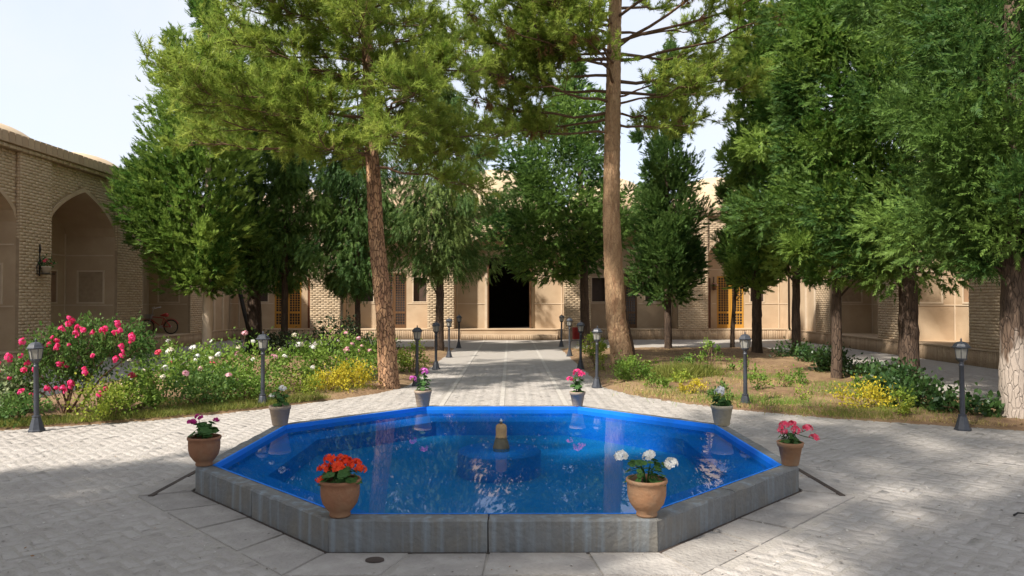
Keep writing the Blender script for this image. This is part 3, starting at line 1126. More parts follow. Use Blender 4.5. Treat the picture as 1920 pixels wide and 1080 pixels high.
side_wing('side_wing', -1, 'shaded brick wing with pointed arches along the side of the pink rose bush')
side_wing('side_wing', 1, 'brick wing with pointed arches behind the row of dark evergreens and whitewashed trunk')


def back_wing():
    root = tag(empty('back_wing', (0, 0, 0)), 'sunlit brick back wing with the dark doorway at the end of the path', 'building wing', 'brick wings round the courtyard')
    T = lambda u, v, z: (u - 0.05, BY + v, z)
    br = Bricks()
    for s in (-1, 1):
        for a, c in ((2.25, 3.35), (6.9, 8.15)):
            u0, u1 = sorted((s * a, s * c))
            pier(T, u0, u1, root, br, depth=1.3)
        # inner bay with lattice door and window recess
        u0, u1 = sorted((s * 3.35, s * 6.9))
        d0, d1 = sorted((s * 4.35, s * 5.40))
        wn = tuple(sorted((s * 5.75, s * 6.55))) + (1.55, 2.55)
        w2 = tuple(sorted((s * 3.5, s * 4.05))) + (1.55, 2.55)
        bay_shell(T, u0, u1, 1.0, root, br, back_holes=[(d0, d1, PL, 2.75), wn, w2])
        lattice_door(T, d0, d1, PL, 2.75, 1.05, M['wood_dark'], root)
        for h in (wn, w2):
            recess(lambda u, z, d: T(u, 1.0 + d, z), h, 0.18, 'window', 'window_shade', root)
        # outer bay
        u0, u1 = sorted((s * 8.15, s * 11.45))
        d0, d1 = sorted((s * 8.78, s * 9.92))
        w1 = tuple(sorted((s * 10.2, s * 10.75))) + (1.55, 2.5)
        w0 = tuple(sorted((s * 8.19, s * 8.52))) + (PL, 2.55)
        bay_shell(T, u0, u1, 1.0, root, br, back_holes=[(d0, d1, PL, 2.62), w1, w0])
        lattice_door(T, d0, d1, PL, 2.62, 1.05, M['wood_orange'], root)
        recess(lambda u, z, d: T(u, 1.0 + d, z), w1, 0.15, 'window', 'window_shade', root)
        b = MB()
        b.box((w0[0], 1.02, PL), (w0[1], 1.07, 2.55), T)
        dd = b.build('door', 'wood_brown', root)
    # portal bay
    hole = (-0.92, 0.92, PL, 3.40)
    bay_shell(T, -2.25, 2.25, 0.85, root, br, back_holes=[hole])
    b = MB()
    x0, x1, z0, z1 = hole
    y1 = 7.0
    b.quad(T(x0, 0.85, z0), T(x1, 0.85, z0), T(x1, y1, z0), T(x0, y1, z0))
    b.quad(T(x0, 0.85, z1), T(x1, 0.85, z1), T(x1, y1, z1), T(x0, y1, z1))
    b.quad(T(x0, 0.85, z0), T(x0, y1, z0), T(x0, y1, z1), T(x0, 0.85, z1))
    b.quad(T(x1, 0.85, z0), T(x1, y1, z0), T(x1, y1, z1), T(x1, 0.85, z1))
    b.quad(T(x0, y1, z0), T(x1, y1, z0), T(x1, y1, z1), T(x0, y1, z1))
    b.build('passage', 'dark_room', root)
    for s in (-1, 1):
        b = MB()
        a, c = sorted((s * 0.92, s * 0.86))
        b.box((a, 0.70, PL), (c, 1.5, 3.40), T)
        b.build('door', 'wood_dark', root)
        b = MB()
        a, c = sorted((s * 0.925, s * 1.03))
        b.box((a, 0.815, PL), (c, 0.86, 3.55), T)
        b.build('jamb', 'trim', root)
    br.build(root, 'brick')
    MB().box((-11.5, -0.105, -0.03), (11.5, 0.30, PL), T).build('plinth', 'plaster', root)
    soldiers(T, -11.28, -1.95, 0.0, PL - 0.03, -0.118, root)
    soldiers(T, 1.95, 11.28, 0.0, PL - 0.03, -0.118, root)
    MB().box((-11.28, -0.135, PL - 0.028), (11.28, -0.02, PL + 0.006), T).build('plinth_cap', 'plaster', root)
    MB().box((-1.95, -0.55, -0.02), (1.95, -0.135, 0.22), T).build('step', 'plaster', root)
    soldiers(T, -1.95, 1.95, 0.0, 0.20, -0.565, root)
    cornice(T, -11.28, 11.28, root)
    b = MB().box((-17.3, 0.36, ZC + 0.002), (17.3, 7.5, ZC + 0.155), T)
    b.box((-17.3, 7.2, 0), (17.3, 7.5, ZC), T)
    b.build('roof', 'dome', root)
    for x, r, h in ((-9.7, 1.9, 1.3), (-5.1, 2.0, 1.75), (-0.6, 2.5, 2.1), (4.6, 2.0, 1.75), (9.4, 2.1, 1.75)):
        dome(root, T(x, 3.6, ZC + 0.3), r, h)
    return root
back_wing()


# ------------------------------------------------------------------ trees
def trunk_mesh(name, P, R, seg=14, rings=26, rough=0.05, flare=0.25):
    """Tapered, slightly lumpy trunk along a polyline."""
    P = np.array(P, float)
    R = np.array(R, float)
    t = np.linspace(0, 1, len(P))
    tt = np.linspace(0, 1, rings)
    # smooth interpolation
    Q = np.stack([np.interp(tt, t, P[:, k]) for k in range(3)], 1)
    for _ in range(2):
        Q[1:-1] = (Q[:-2] + 2 * Q[1:-1] + Q[2:]) / 4
    r = np.interp(tt, t, R)
    h = Q[:, 2] - Q[0, 2]
    r = r * (1 + flare * np.exp(-h / 0.16))
    an = np.linspace(0, 2 * np.pi, seg, endpoint=False)
    lob = 1 + 0.05 * np.sin(an * 3 + rng.uniform(0, 6))[None] * np.exp(-h / 0.5)[:, None]
    rr = r[:, None] * (1 + rng.normal(0, rough, (rings, seg))) * lob
    V = np.stack([Q[:, 0, None] + rr * np.cos(an), Q[:, 1, None] + rr * np.sin(an), np.repeat(Q[:, 2, None], seg, 1)], 2).reshape(-1, 3)
    i, k = np.meshgrid(np.arange(rings - 1), np.arange(seg), indexing='ij')
    k2 = (k + 1) % seg
    Fq = np.stack([i * seg + k, i * seg + k2, (i + 1) * seg + k2, (i + 1) * seg + k], 2).reshape(-1, 4)
    return np_mesh(name, V, Fq, smooth=True)


def sprays(B, D, S, L, n_leaf, leaf, width, curl=0.0, face=None):
    """Flat feathery sprays: leaves set both sides of a short stem. B base, D direction, S side, L spray length."""
    n = len(B)
    k = np.arange(n_leaf)
    t = (k + 0.6) / n_leaf
    sg = np.where(k % 2 == 0, 1.0, -1.0)
    N = np.cross(D, S)
    P = B[:, None] + D[:, None] * (L[:, None, None] * t[None, :, None]) + N[:, None] * (curl * L[:, None, None] * (t ** 2)[None, :, None])
    dirs = D[:, None] * 0.75 + S[:, None] * (sg * 0.75 * (1 - 0.55 * t))[None, :, None] + N[:, None] * rng.normal(0, 0.22, (n, n_leaf, 1))
    dirs = unit(dirs)
    ll = leaf * (1.15 - 0.5 * t)[None] * rng.uniform(0.75, 1.25, (n, n_leaf))
    P, dirs = P.reshape(-1, 3), dirs.reshape(-1, 3)
    ll = ll.reshape(-1)
    side = unit(np.cross(dirs, np.repeat(N, n_leaf, 0)) + rng.normal(0, 0.30, dirs.shape))
    side = unit(side - dirs * (side * dirs).sum(1, keepdims=True))
    V = np.empty((len(P), 3, 3))
    hw = (ll * width * 0.5)[:, None]
    V[:, 0] = P - side * hw
    V[:, 1] = P + side * hw
    V[:, 2] = P + dirs * ll[:, None]
    return V.reshape(-1, 3), np.arange(len(P) * 3).reshape(-1, 3)


def crown_mesh(name, prof, n_clump, n_spray, leaf, style='up', axis=None, clump_r=(0.30, 0.55), n_leaf=9, squash=1.0, inner=0.25, width=0.34, xbias=0.0):
    """Evergreen crown: clumps over a profile of revolution, each a burst of feathery sprays."""
    z = np.array([p[0] for p in prof])
    r = np.array([p[1] for p in prof])
    # sample heights weighted by radius
    zz = np.linspace(z[0], z[-1], 400)
    rr = np.interp(zz, z, r)
    cdf = np.cumsum(rr + 0.12)
    cdf /= cdf[-1]
    zc = np.interp(rng.random(n_clump), cdf, zz)
    rc = np.interp(zc, z, r)
    az = rng.uniform(0, 2 * np.pi, n_clump)
    frac = np.sqrt(rng.uniform(inner ** 2, 1.0, n_clump)) * rng.uniform(0.74, 1.08, n_clump)
    shoot = rng.random(n_clump) < 0.16
    frac = np.where(shoot, rng.uniform(1.08, 1.34, n_clump), frac)
    lump = 1 + 0.20 * np.sin(az * 2 + zc * 1.7 + rng.uniform(0, 6)) + 0.10 * np.sin(az * 5 - zc * 2.3)
    C = np.stack([np.cos(az) * rc * frac * lump, np.sin(az) * rc * frac * lump * squash, zc], 1)
    if axis is not None:
        az_ = np.array(axis, float)
        C[:, 0] += np.interp(zc, az_[:, 0], az_[:, 1])
        C[:, 1] += np.interp(zc, az_[:, 0], az_[:, 2])
    cr = rng.uniform(*clump_r, n_clump) * np.clip(rc / 0.9, 0.35, 1.1) * np.where(shoot, 0.62, 1.0)
    tint_c = np.clip(rng.normal(0.45, 0.30, n_clump), 0, 1)
    per = np.full(n_clump, n_spray // n_clump)
    idx = np.repeat(np.arange(n_clump), per)
    n = len(idx)
    ball = unit(rng.normal(size=(n, 3)))
    outward = ball.copy()
    ball = ball * (rng.random((n, 1)) ** 0.30)
    if style == 'droop':
        ball[:, 2] = ball[:, 2] * 1.35 - 0.35
    elif style == 'up':
        ball[:, 2] *= 1.45
    B = C[idx] + ball * cr[idx][:, None] * np.array([1, 1, 1.0])
    radial = np.stack([np.cos(az), np.sin(az), np.zeros(n_clump)], 1)[idx]
    if style == 'up':
        D = unit(ball * 0.75 + radial * 0.65 + np.array([0, 0, 0.75]) + rng.normal(0, 0.25, (n, 3)))
    elif style == 'droop':
        D = unit(ball * 0.45 + radial * 0.55 + np.array([0, 0, -0.95]) + rng.normal(0, 0.25, (n, 3)))
    else:
        D = unit(ball * 0.9 + radial * 0.55 + np.array([0, 0, 0.15]) + rng.normal(0, 0.3, (n, 3)))
    face = unit(outward + np.stack([np.cos(az), np.sin(az), np.full(n_clump, .3)], 1)[idx] * 0.6 + rng.normal(0, .35, (n, 3)))
    S = perp(D, n) if style == 'droop' else unit(np.cross(D, face))
    if style == 'droop':
        leaf, width = leaf * 0.85, 0.30
    L = rng.uniform(0.14, 0.30, n)
    V, Fq = sprays(B, D, S, L, n_leaf, leaf, width, curl=0.12)
    tint = np.clip(np.repeat(tint_c[idx], n_leaf) + rng.normal(0, 0.16, n * n_leaf), 0, 1)
    return np_mesh(name, V, Fq, tint), C


def limbs(C, trunk_axis, count, r0=0.035):
    b = MB()
    sel = rng.choice(len(C), min(count, len(C)), replace=False)
    for i in sel:
        c = Vector(C[i])
        ax0 = np.array(trunk_axis)
        c = Vector((float(np.interp(c.z, ax0[:, 2], ax0[:, 0])), float(np.interp(c.z, ax0[:, 2], ax0[:, 1])), c.z)).lerp(c, 0.72)
        z0 = max(trunk_axis[0][2] + 1.2, c.z - random.uniform(0.3, 1.0))
        ax = np.array(trunk_axis)
        s = Vector((float(np.interp(z0, ax[:, 2], ax[:, 0])), float(np.interp(z0, ax[:, 2], ax[:, 1])), z0))
        m = s.lerp(c, 0.5) + Vector((random.uniform(-.1, .1), random.uniform(-.1, .1), random.uniform(-.12, .05)))
        b.tube([s, m, c], [r0, r0 * 0.65, r0 * 0.25], 5, cap=False)
    return b


def evergreen(label, loc, trunk, r0, prof, leafm, style='up', n_clump=120, n_spray=4200, leaf=0.115, bark='bark_dark', axis=None,
              clump_r=(0.30, 0.55), n_leaf=9, squash=1.0, group='evergreens in the courtyard beds', inner=0.25, name='evergreen_tree', category='tree', width=0.34):
    root = tag(empty(name, loc), label, category, group)
    top = prof[-1][0]
    ax = [(p[0], p[1], p[2]) for p in trunk]
    if ax[-1][2] < top * 0.8:
        l = ax[-1]
        if axis:
            ax.append((axis[-1][1], axis[-1][2], top * 0.9))
        else:
            ax.append((l[0], l[1], top * 0.9))
    zs_ = [p[2] for p in ax]
    R = [r0 * (1 - 0.85 * (zz / (top * 0.95))) for zz in zs_]
    link('trunk', trunk_mesh('trunk', ax, R), bark, root)
    me, C = crown_mesh('crown', prof, n_clump, int(n_spray * 1.5), leaf * 0.80, style, axis, clump_r, 11, squash, inner, 0.42)
    link('crown', me, leafm, root)
    limbs(C, ax, 26, r0=min(0.03, r0 * 0.25)).build('limbs', 'bark_dark', root)['kind'] = 'stuff'
    return root


S_ = lambda x=0, z=3.0: [(0, 0, -0.1), (x * 0.4, 0, 1.2), (x, 0, z)]
# left bed
evergreen('bright green evergreen on a smooth pale cream trunk among the white roses', (-8.3, 20.0, 0), S_(0.02), 0.135,
          [(2.1, .4), (2.5, .9), (3.3, 1.25), (4.6, 1.3), (6.0, 1.15), (7.5, .9), (9.0, .55), (10.1, .08)], 'cypress_light', 'up', 130, 8200, 0.125, 'bark_cream',
          axis=[(1.7, -0.25, 0), (4.5, -0.4, 0), (7, -0.15, 0), (10, 0.0, 0)], clump_r=(.36, .62), inner=.5)
evergreen('thick brown-trunked dark evergreen behind the nearest white-glazed lamp of the rose bed', (-8.1, 23.2, 0), S_(-0.05), 0.24,
          [(1.9, .4), (2.6, 1.15), (5.0, 1.3), (8.0, .8), (9.4, .08)], 'cypress', 'up', 80, 4800, 0.13, 'bark_dark', clump_r=(.36, .6), inner=.45)
evergreen('slim black-trunked evergreen in front of the orange lattice door', (-6.9, 22.3, 0), S_(0.03), 0.115,
          [(2.2, .35), (2.7, 1.0), (4.6, 1.2), (7.0, .9), (9.2, .08)], 'cypress', 'droop', 100, 4600, 0.13, 'bark_dark')
evergreen('small drooping evergreen on a thin pale stem against the sunlit brick pier', (-5.45, 23.6, 0), S_(0.02), 0.055,
          [(2.0, .3), (2.5, .85), (3.8, 1.0), (5.5, .65), (7.0, .08)], 'cypress', 'droop', 60, 2400, 0.125, 'bark_cream')
evergreen('dark drooping evergreen on a thin black trunk just left of the big orange-barked pine', (-4.62, 22.2, 0), S_(-0.04), 0.095,
          [(2.1, .45), (2.6, 1.15), (3.8, 1.4), (5.5, 1.15), (7.6, .7), (8.8, .08)], 'cypress_dark', 'droop', 110, 4600, 0.13, 'bark_dark')
evergreen('weeping green evergreen between the orange-barked pine and the dark doorway', (-2.2, 22.6, 0), S_(0.03), 0.145,
          [(2.5, .5), (3.0, 1.35), (3.8, 1.55), (5.0, 1.45), (6.6, 1.05), (8.4, .4), (9.2, .06)], 'cypress_grey', 'droop', 150, 6600, 0.125, 'bark_dark')
# right bed
evergreen('broad weeping grey-green evergreen between the dark doorway and the pale-barked pine', (2.68, 26.2, 0), S_(-0.05), 0.18,
          [(2.6, .6), (3.1, 1.9), (4.0, 2.55), (5.2, 2.5), (6.8, 1.9), (8.4, 1.1), (10.2, .1)], 'cypress', 'out', 150, 9500, 0.125, 'bark_dark', clump_r=(.4, .7), inner=.45,
          axis=[(1.9, -0.9, 0), (4, -1.0, 0), (8, -0.6, 0), (10, -0.3, 0)])
evergreen('dense dark spire-topped evergreen on a thin trunk just right of the pale-barked pine', (5.03, 23.3, 0), S_(-0.03), 0.12,
          [(1.7, .4), (2.1, .9), (3.2, 1.0), (4.8, .95), (6.0, .75), (7.4, .5), (8.8, .32), (10.0, .05)], 'cypress_dark', 'up', 130, 6000, 0.12, 'bark_dark', inner=0.3)
evergreen('short dark evergreen on a thin leaning trunk before the yellow lattice door', (7.25, 23.9, 0), [(0, 0, -.1), (.02, 0, .9), (.13, 0, 2.1), (.15, 0, 3)], 0.075,
          [(2.1, .25), (2.6, .48), (4.2, .52), (5.6, .4), (6.6, .06)], 'cypress_dark', 'up', 60, 2400, 0.12, 'bark_dark', axis=[(2, 0.2, 0), (6, 0.25, 0)])
evergreen('tall narrow columnar cypress rising above the frame behind the middle garden lamp', (7.25, 21.5, 0), S_(0.0), 0.15,
          [(2.0, .35), (2.6, .66), (4.4, .66), (6.0, .58), (9.0, .52), (11.4, .35), (12.6, .05)], 'cypress_light', 'up', 160, 6800, 0.115, 'bark_dark', axis=[(1.8, -.1, 0), (5, -.08, 0), (12, -.0, 0)], inner=0.3)
evergreen('light green evergreen on a slim trunk with bare twigs beside the columnar cypress', (8.0, 20.5, 0), S_(0.03), 0.125,
          [(2.25, .4), (2.7, .9), (3.8, 1.15), (5.2, 1.2), (7.0, 1.05), (8.8, .7), (10.2, .06)], 'cypress_light', 'out', 80, 5600, 0.12, 'bark_dark', clump_r=(.34, .6), inner=.5)
evergreen('lively green evergreen on a slim black trunk rising from the low ivy row', (6.42, 14.4, 0), S_(0.02), 0.105,
          [(2.05, .35), (2.4, .8), (3.2, 1.05), (4.6, 1.1), (6.2, 1.0), (7.8, .8), (9.4, .06)], 'cypress_light', 'out', 80, 6800, 0.095, 'bark_dark', clump_r=(.32, .55), inner=.5)
evergreen('big rounded dark green evergreen on a stout brown trunk near the far right lamp', (7.52, 13.8, 0), S_(0.0), 0.185,
          [(2.05, .5), (2.45, 1.25), (3.3, 1.7), (4.8, 1.85), (6.4, 1.75), (8.2, 1.3), (10.0, .1)], 'cypress', 'out', 130, 13000, 0.10, 'bark_dark', clump_r=(.40, .72), inner=.5)
evergreen('thick whitewashed evergreen trunk with dark crown at the right edge of the picture', (6.74, 9.75, 0), S_(0.0), 0.20,
          [(2.1, .4), (2.45, .95), (3.1, 1.25), (4.2, 1.4), (5.8, 1.3), (7.4, .9), (9.0, .08)], 'cypress', 'out', 110, 11000, 0.085, 'bark_white', clump_r=(.32, .55), inner=.5)


# --- pines
def pine(label, loc, trunk, radii, branches, bark, seed, tufts_scale=1.0, needle=0.105, nw=0.0075, cones=0, dead=0, name='pine_tree', density=1.0, category='pine tree', group='pines by the path'):
    """branches: (z on trunk, azimuth deg, length, rise, foliage start 0..1, density)"""
    r = np.random.default_rng(seed)
    root = tag(empty(name, loc), label, category, group)
    link('trunk', trunk_mesh('trunk', trunk, radii, seg=44, rings=170, rough=0.03, flare=0.18), bark, root)
    T = np.array(trunk, float)
    wood = MB()
    tb, td, dead_b, dead_d, cone_p = [], [], [], [], []
    for (z0, azd, L, rise, f0, dens) in branches:
        a = math.radians(azd)
        s = Vector((float(np.interp(z0, T[:, 2], T[:, 0])), float(np.interp(z0, T[:, 2], T[:, 1])), z0))
        rt = float(np.interp(z0, T[:, 2], radii))
        n = 7
        pts = []
        wob = r.uniform(-.25, .25)
        for i in range(n + 1):
            t = i / n
            aa = a + wob * t * t + r.normal(0, 0.04)
            pts.append(s + Vector((math.cos(aa) * L * t, math.sin(aa) * L * t, rise * L * t + 0.10 * L * (t * t - t) * (1 if rise > -0.1 else -1) + r.normal(0, 0.03))))
        R = [max(0.008, min(rt * 0.28, 0.010 * L + 0.009) * (1 - 0.85 * i / n)) for i in range(n + 1)]
        wood.tube(pts, R, 6, cap=False)
        ns = max(3, int(L * 8.5 * dens))
        for k in range(ns):
            t = r.uniform(f0, 1.0) if k > 1 else 1.0
            x = t * n
            i = min(n - 1, int(x))
            p = pts[i].lerp(pts[i + 1], x - i)
            d = (pts[i + 1] - pts[i]).normalized()
            side = Vector((-d.y, d.x, 0)).normalized() * (1 if r.random() < .5 else -1)
            l2 = L * r.uniform(0.14, 0.32) * (1.25 - 0.6 * t)
            d2 = (d * r.uniform(.5, 1.0) + side * r.uniform(.3, 1.0) * (0.2 if k < 2 else 1) + Vector((0, 0, r.uniform(-.25, .55)))).normalized()
            q = [p, p + d2 * l2 * .5 + Vector((0, 0, -0.02)), p + d2 * l2 + Vector((0, 0, 0.05 * l2))]
            wood.tube(q, [max(.006, R[i] * .45), .006, .003], 4, cap=False)
            nt = max(3, int(l2 * 15 * density))
            for j in range(nt):
                tj = r.uniform(0.25, 1.0) if j else 1.0
                pj = q[0].lerp(q[2], tj)
                dj = (d2 * .8 + Vector(r.normal(0, .55, 3)) + Vector((0, 0, .30))).normalized()
                l3 = r.uniform(.12, .34)
                if l3 > 0.17:
                    wood.tube([pj, pj + dj * l3], [.004, .002], 3, cap=False)
                tb.append(pj + dj * l3 * 0.15)
                td.append(dj * l3)
            if dead and r.random() < dead:
                for _ in range(3):
                    dead_b.append(q[0].lerp(q[1], r.random()))
                    dead_d.append(Vector((r.normal(0, .3), r.normal(0, .3), -0.8)).normalized() * 0.2)
            if cones and r.random() < cones:
                for _ in range(int(r.integers(1, 4))):
                    cone_p.append(q[1].lerp(q[2], r.random()) + Vector((r.normal(0, .03), r.normal(0, .03), -0.045)))
    wood.build('branches', 'twig', root)

    def needles(B, D, per, m, nm, ln):
        if not B:
            return
        B = np.array([tuple(v) for v in B])
        D = np.array([tuple(v) for v in D])
        n = len(B)
        t = r.random((n, per))
        P = (B[:, None] + D[:, None] * t[:, :, None]).reshape(-1, 3)
        Du = unit(D)
        R = unit(r.normal(size=(n, per, 3)))
        dirs = unit(Du[:, None] * 0.75 + R * 0.75).reshape(-1, 3)
        k = len(P)
        S = unit(np.cross(dirs, r.normal(size=(k, 3))))
        l = ln * r.uniform(.7, 1.2, k)[:, None]
        V = np.empty((k, 3, 3))
        V[:, 0] = P - S * nw
        V[:, 1] = P + S * nw
        V[:, 2] = P + dirs * l
        tc = np.clip(r.normal(.5, .25, n), 0, 1)
        me = np_mesh(nm, V.reshape(-1, 3), np.arange(k * 3).reshape(k, 3), np.clip(np.repeat(tc, per) + r.normal(0, .12, k), 0, 1))
        link(nm, me, m, root)
    needles(tb, td, int(46 * tufts_scale), 'pine', 'crown', needle)
    if dead:
        needles(dead_b, dead_d, 40, 'pine_dead', 'dead_needles', needle)
    if cone_p:
        cb = MB()
        cb.lathe([(0.001, -0.04), (0.016, -0.03), (0.026, -0.008), (0.024, 0.012), (0.012, 0.034), (0.001, 0.04)], 8)
        cme = cb.mesh('pine_cone')
        cme.materials.append(M['cone'])
        for p in cone_p[:140]:
            instance('pine_cone', cme, root, p, tuple(r.normal(0, .5, 3)), r.uniform(.8, 1.25))
    return root, len(tb)


def whorls(r, z0, z1, nz, az, length, rise, f0=0.15, dens=1.0):
    out = []
    for i in range(nz):
        z = z0 + (z1 - z0) * (i + r.uniform(-.3, .3)) / max(1, nz - 1)
        a = r.uniform(*az)
        fr = (z - z0) / (z1 - z0 + 1e-6)
        L = np.interp(fr, [0, .5, 1], length) * r.uniform(.8, 1.15)
        out.append((max(z, z0 - .1), a, L, np.interp(fr, [0, 1], rise) + r.normal(0, .06), f0, dens))
    return out

r_ = np.random.default_rng(5)
# near pine, left of the path (azimuth 180 = towards -X, 270 = towards the camera)
br = whorls(r_, 4.35, 7.6, 17, (140, 232), (3.25, 3.0, 2.1), (0.02, 0.28), 0.18, 1.0)
br += whorls(r_, 4.2, 7.4, 11, (235, 330), (2.2, 2.3, 2.0), (-0.10, 0.3), 0.2, 1.15)
br += whorls(r_, 4.1, 7.4, 11, (-30, 80), (2.0, 2.3, 2.0), (-0.16, 0.3), 0.15, 1.2)
br += whorls(r_, 4.6, 7.4, 6, (80, 135), (2.0, 2.3, 2.0), (0.0, 0.3), 0.2, 1.0)
br += whorls(r_, 7.6, 10.5, 14, (0, 360), (2.6, 2.0, 0.8), (0.2, 0.7), 0.15, 1.0)
pine_a, na = pine('leaning pine with orange flaky bark and a wide yellow-green crown left of the path', (-2.2, 13.3, 0),
                  [(0, 0, -.1), (-.03, 0, .4), (-.08, 0, 1.24), (-.24, 0, 2.7), (-.30, 0, 3.86), (-.37, 0, 4.83), (-.40, 0, 6.1), (-.5, 0, 7.1), (-.6, 0, 10.6)],
                  [.185, .175, .16, .14, .125, .115, .105, .09, .03], br, 'bark_pine', 21, tufts_scale=1.25, nw=0.0062, needle=.11)
br = whorls(r_, 5.6, 6.6, 5, (150, 215), (3.2, 3.0, 2.8), (0.03, 0.12), 0.40, 0.8)
br += whorls(r_, 7.0, 8.4, 9, (140, 240), (3.6, 3.4, 3.0), (0.0, 0.28), 0.2, 1.05)
br += whorls(r_, 5.7, 6.5, 4, (-40, 40), (2.2, 2.4, 2.4), (0.0, 0.15), 0.25, 0.8)
br += whorls(r_, 6.6, 7.8, 5, (-35, 35), (4.4, 4.6, 4.2), (0.16, 0.28), 0.42, 0.5)
br += whorls(r_, 7.6, 9.0, 5, (-60, 60), (3.4, 3.2, 3.0), (0.25, 0.45), 0.4, 0.45)
br += whorls(r_, 6.8, 9.0, 7, (215, 285), (2.6, 2.4, 2.0), (0.1, 0.4), 0.35, 0.7)
br += whorls(r_, 9.0, 13.0, 20, (0, 360), (3.4, 2.6, 0.9), (0.25, 0.8), 0.2, 0.9)
pine_b, nb = pine('tall straight pine with pale bark and hanging cones right of the path', (2.66, 17.3, 0),
                  [(0, 0, -.1), (-.05, 0, .45), (-.16, 0, 1.13), (-.22, 0, 2.4), (-.27, 0, 3.66), (-.25, 0, 4.9), (-.22, 0, 6.2), (-.2, 0, 7.45), (-.16, 0, 8.7), (-.1, 0, 13.2)],
                  [.27, .255, .235, .215, .20, .19, .18, .165, .15, .04], br, 'bark_pale', 22, tufts_scale=0.95, cones=0.30, dead=0.10, needle=0.12, nw=0.009)
st = MB().tube([(0.22, 0.25, -0.05), (0.20, 0.22, 0.4), (0.10, 0.18, 1.0), (0.06, 0.12, 1.5)], [.15, .12, .09, .04], 9, bumpy=.06)
st.build('dark_stub', 'bark_dark', pine_b)

# trees standing outside the picture, whose crowns shade the paving in front
def off_tree(src, loc, rz, s, label):
    o = copy_tree(src)
    o.location, o.rotation_euler, o.scale = loc, (0, 0, rz), (s, s, s)
    o['label'] = label
    return o
off_tree(pine_a, (-8.6, 0.6, 0), math.radians(150), 1.15, 'dense pine outside the left edge of the picture shading the front paving')
off_tree(pine_b, (-2.0, 0.5, 0), math.radians(60), 1.0, 'sparse pine behind the viewpoint dappling the paving at the front right')
off_tree(pine_a, (-4.9, 1.4, 0), math.radians(-60), 0.95, 'second pine behind the viewpoint shading the front of the pool')


# ------------------------------------------------------------------ garden lamps
def make_lamp():
    root = empty('garden_lamp', (0, 0, 0))
    MB().lathe([(0, 0), (.098, 0), (.098, .018), (.088, .026), (.070, .09), (.052, .155), (.046, .17), (.050, .178), (.050, .19), (.036, .195), (0, .195)], 8, smooth=False).build('base', 'iron', root)
    MB().lathe([(.031, .19), (.030, .45), (.0285, .78), (.033, .785), (.033, .80), (.027, .805), (.024, .825), (.03, .835), (0, .835)], 12).build('post', 'iron', root)
    MB().lathe([(0, .83), (.028, .83), (.058, .865), (.062, .872), (.062, .882), (0, .882)], 6, smooth=False).build('cup', 'iron', root)
    N = 6
    b = MB()
    for k in range(N):
        a = 2 * math.pi * (k + .5) / N
        for r0, r1 in ((.060, .080),):
            b.tube([(r0 * math.cos(a), r0 * math.sin(a), .88), (r1 * math.cos(a), r1 * math.sin(a), 1.012)], [.0048, .0048], 4, smooth=False)
    b.lathe([(.074, 1.005), (.086, 1.005), (.086, 1.018), (.074, 1.018), (.074, 1.005)], 6, smooth=False)
    cage = b.build('cage', 'iron', root)
    cage.rotation_euler = (0, 0, 0)
    for k in range(N):
        a0, a1 = 2 * math.pi * (k + .5) / N, 2 * math.pi * (k + 1.5) / N
        r0, r1 = .0585, .0785
        pb = MB()
        P = [(r0 * math.cos(a0), r0 * math.sin(a0), .884), (r0 * math.cos(a1), r0 * math.sin(a1), .884), (r1 * math.cos(a1), r1 * math.sin(a1), 1.006), (r1 * math.cos(a0), r1 * math.sin(a0), 1.006)]
        Q = [(x * .97, y * .97, z) for x, y, z in P]
        pb.add(P + Q, [(0, 1, 2, 3), (7, 6, 5, 4), (0, 4, 5, 1), (1, 5, 6, 2), (2, 6, 7, 3), (3, 7, 4, 0)])
        pb.build('pane', 'lamp_glass', root)
    MB().lathe([(0, .884), (.013, .884), (.015, .92), (.018, .955), (.010, .985), (0, .99)], 10).build('bulb', 'white_pot', root)
    roof = MB().lathe([(0, 1.012), (.104, 1.012), (.106, 1.020), (.092, 1.032), (.076, 1.062), (.050, 1.082), (.020, 1.090), (0, 1.092)], 6, smooth=False).build('roof', 'iron', root)
    MB().lathe([(.012, 1.088), (.008, 1.10), (.013, 1.108), (.008, 1.118), (.003, 1.135), (0, 1.137)], 8).build('finial', 'iron', roof)
    return root

lamp0 = make_lamp()
LAMPS = [((-5.79, 8.97), 'white-glazed garden lamp standing in front of the pink rose bush'),
         ((-3.72, 11.0), 'garden lamp at the bed edge behind the small grey-flowered pot, before the white roses'),
         ((-1.76, 13.75), 'nearest lamp of the row along the path, beside the purple-flowered pot'),
         ((-1.72, 16.9), 'second lamp from the pool in the row along the left path edge'),
         ((-1.72, 20.5), 'third lamp from the pool in the row along the left path edge'),
         ((-1.74, 24.6), 'farthest lamp in the row along the left path edge, near the doorway steps'),
         ((1.58, 13.4), 'nearest lamp of the row on the pine side of the path, behind the red-flowered pot'),
         ((1.63, 17.0), 'second lamp from the pool in the row along the right path edge'),
         ((1.69, 20.9), 'third lamp from the pool in the right path row, before the red bin'),
         ((1.75, 25.2), 'farthest lamp in the right path row, near the doorway steps'),
         ((3.53, 11.0), 'garden lamp at the bed edge behind the pot with the white geranium and green leaves'),
         ((5.58, 9.03), 'garden lamp at the bed edge nearest the whitewashed tree trunk')]
for i, ((x, y), lab) in enumerate(LAMPS):
    o = lamp0 if i == 0 else copy_tree(lamp0)
    o.location = (x, y, 0.0)
    o.rotation_euler = (random.gauss(0, .008), random.gauss(0, .008), random.uniform(0, 1))
    tag(o, lab, 'garden lamp', 'lamps along the bed edges')


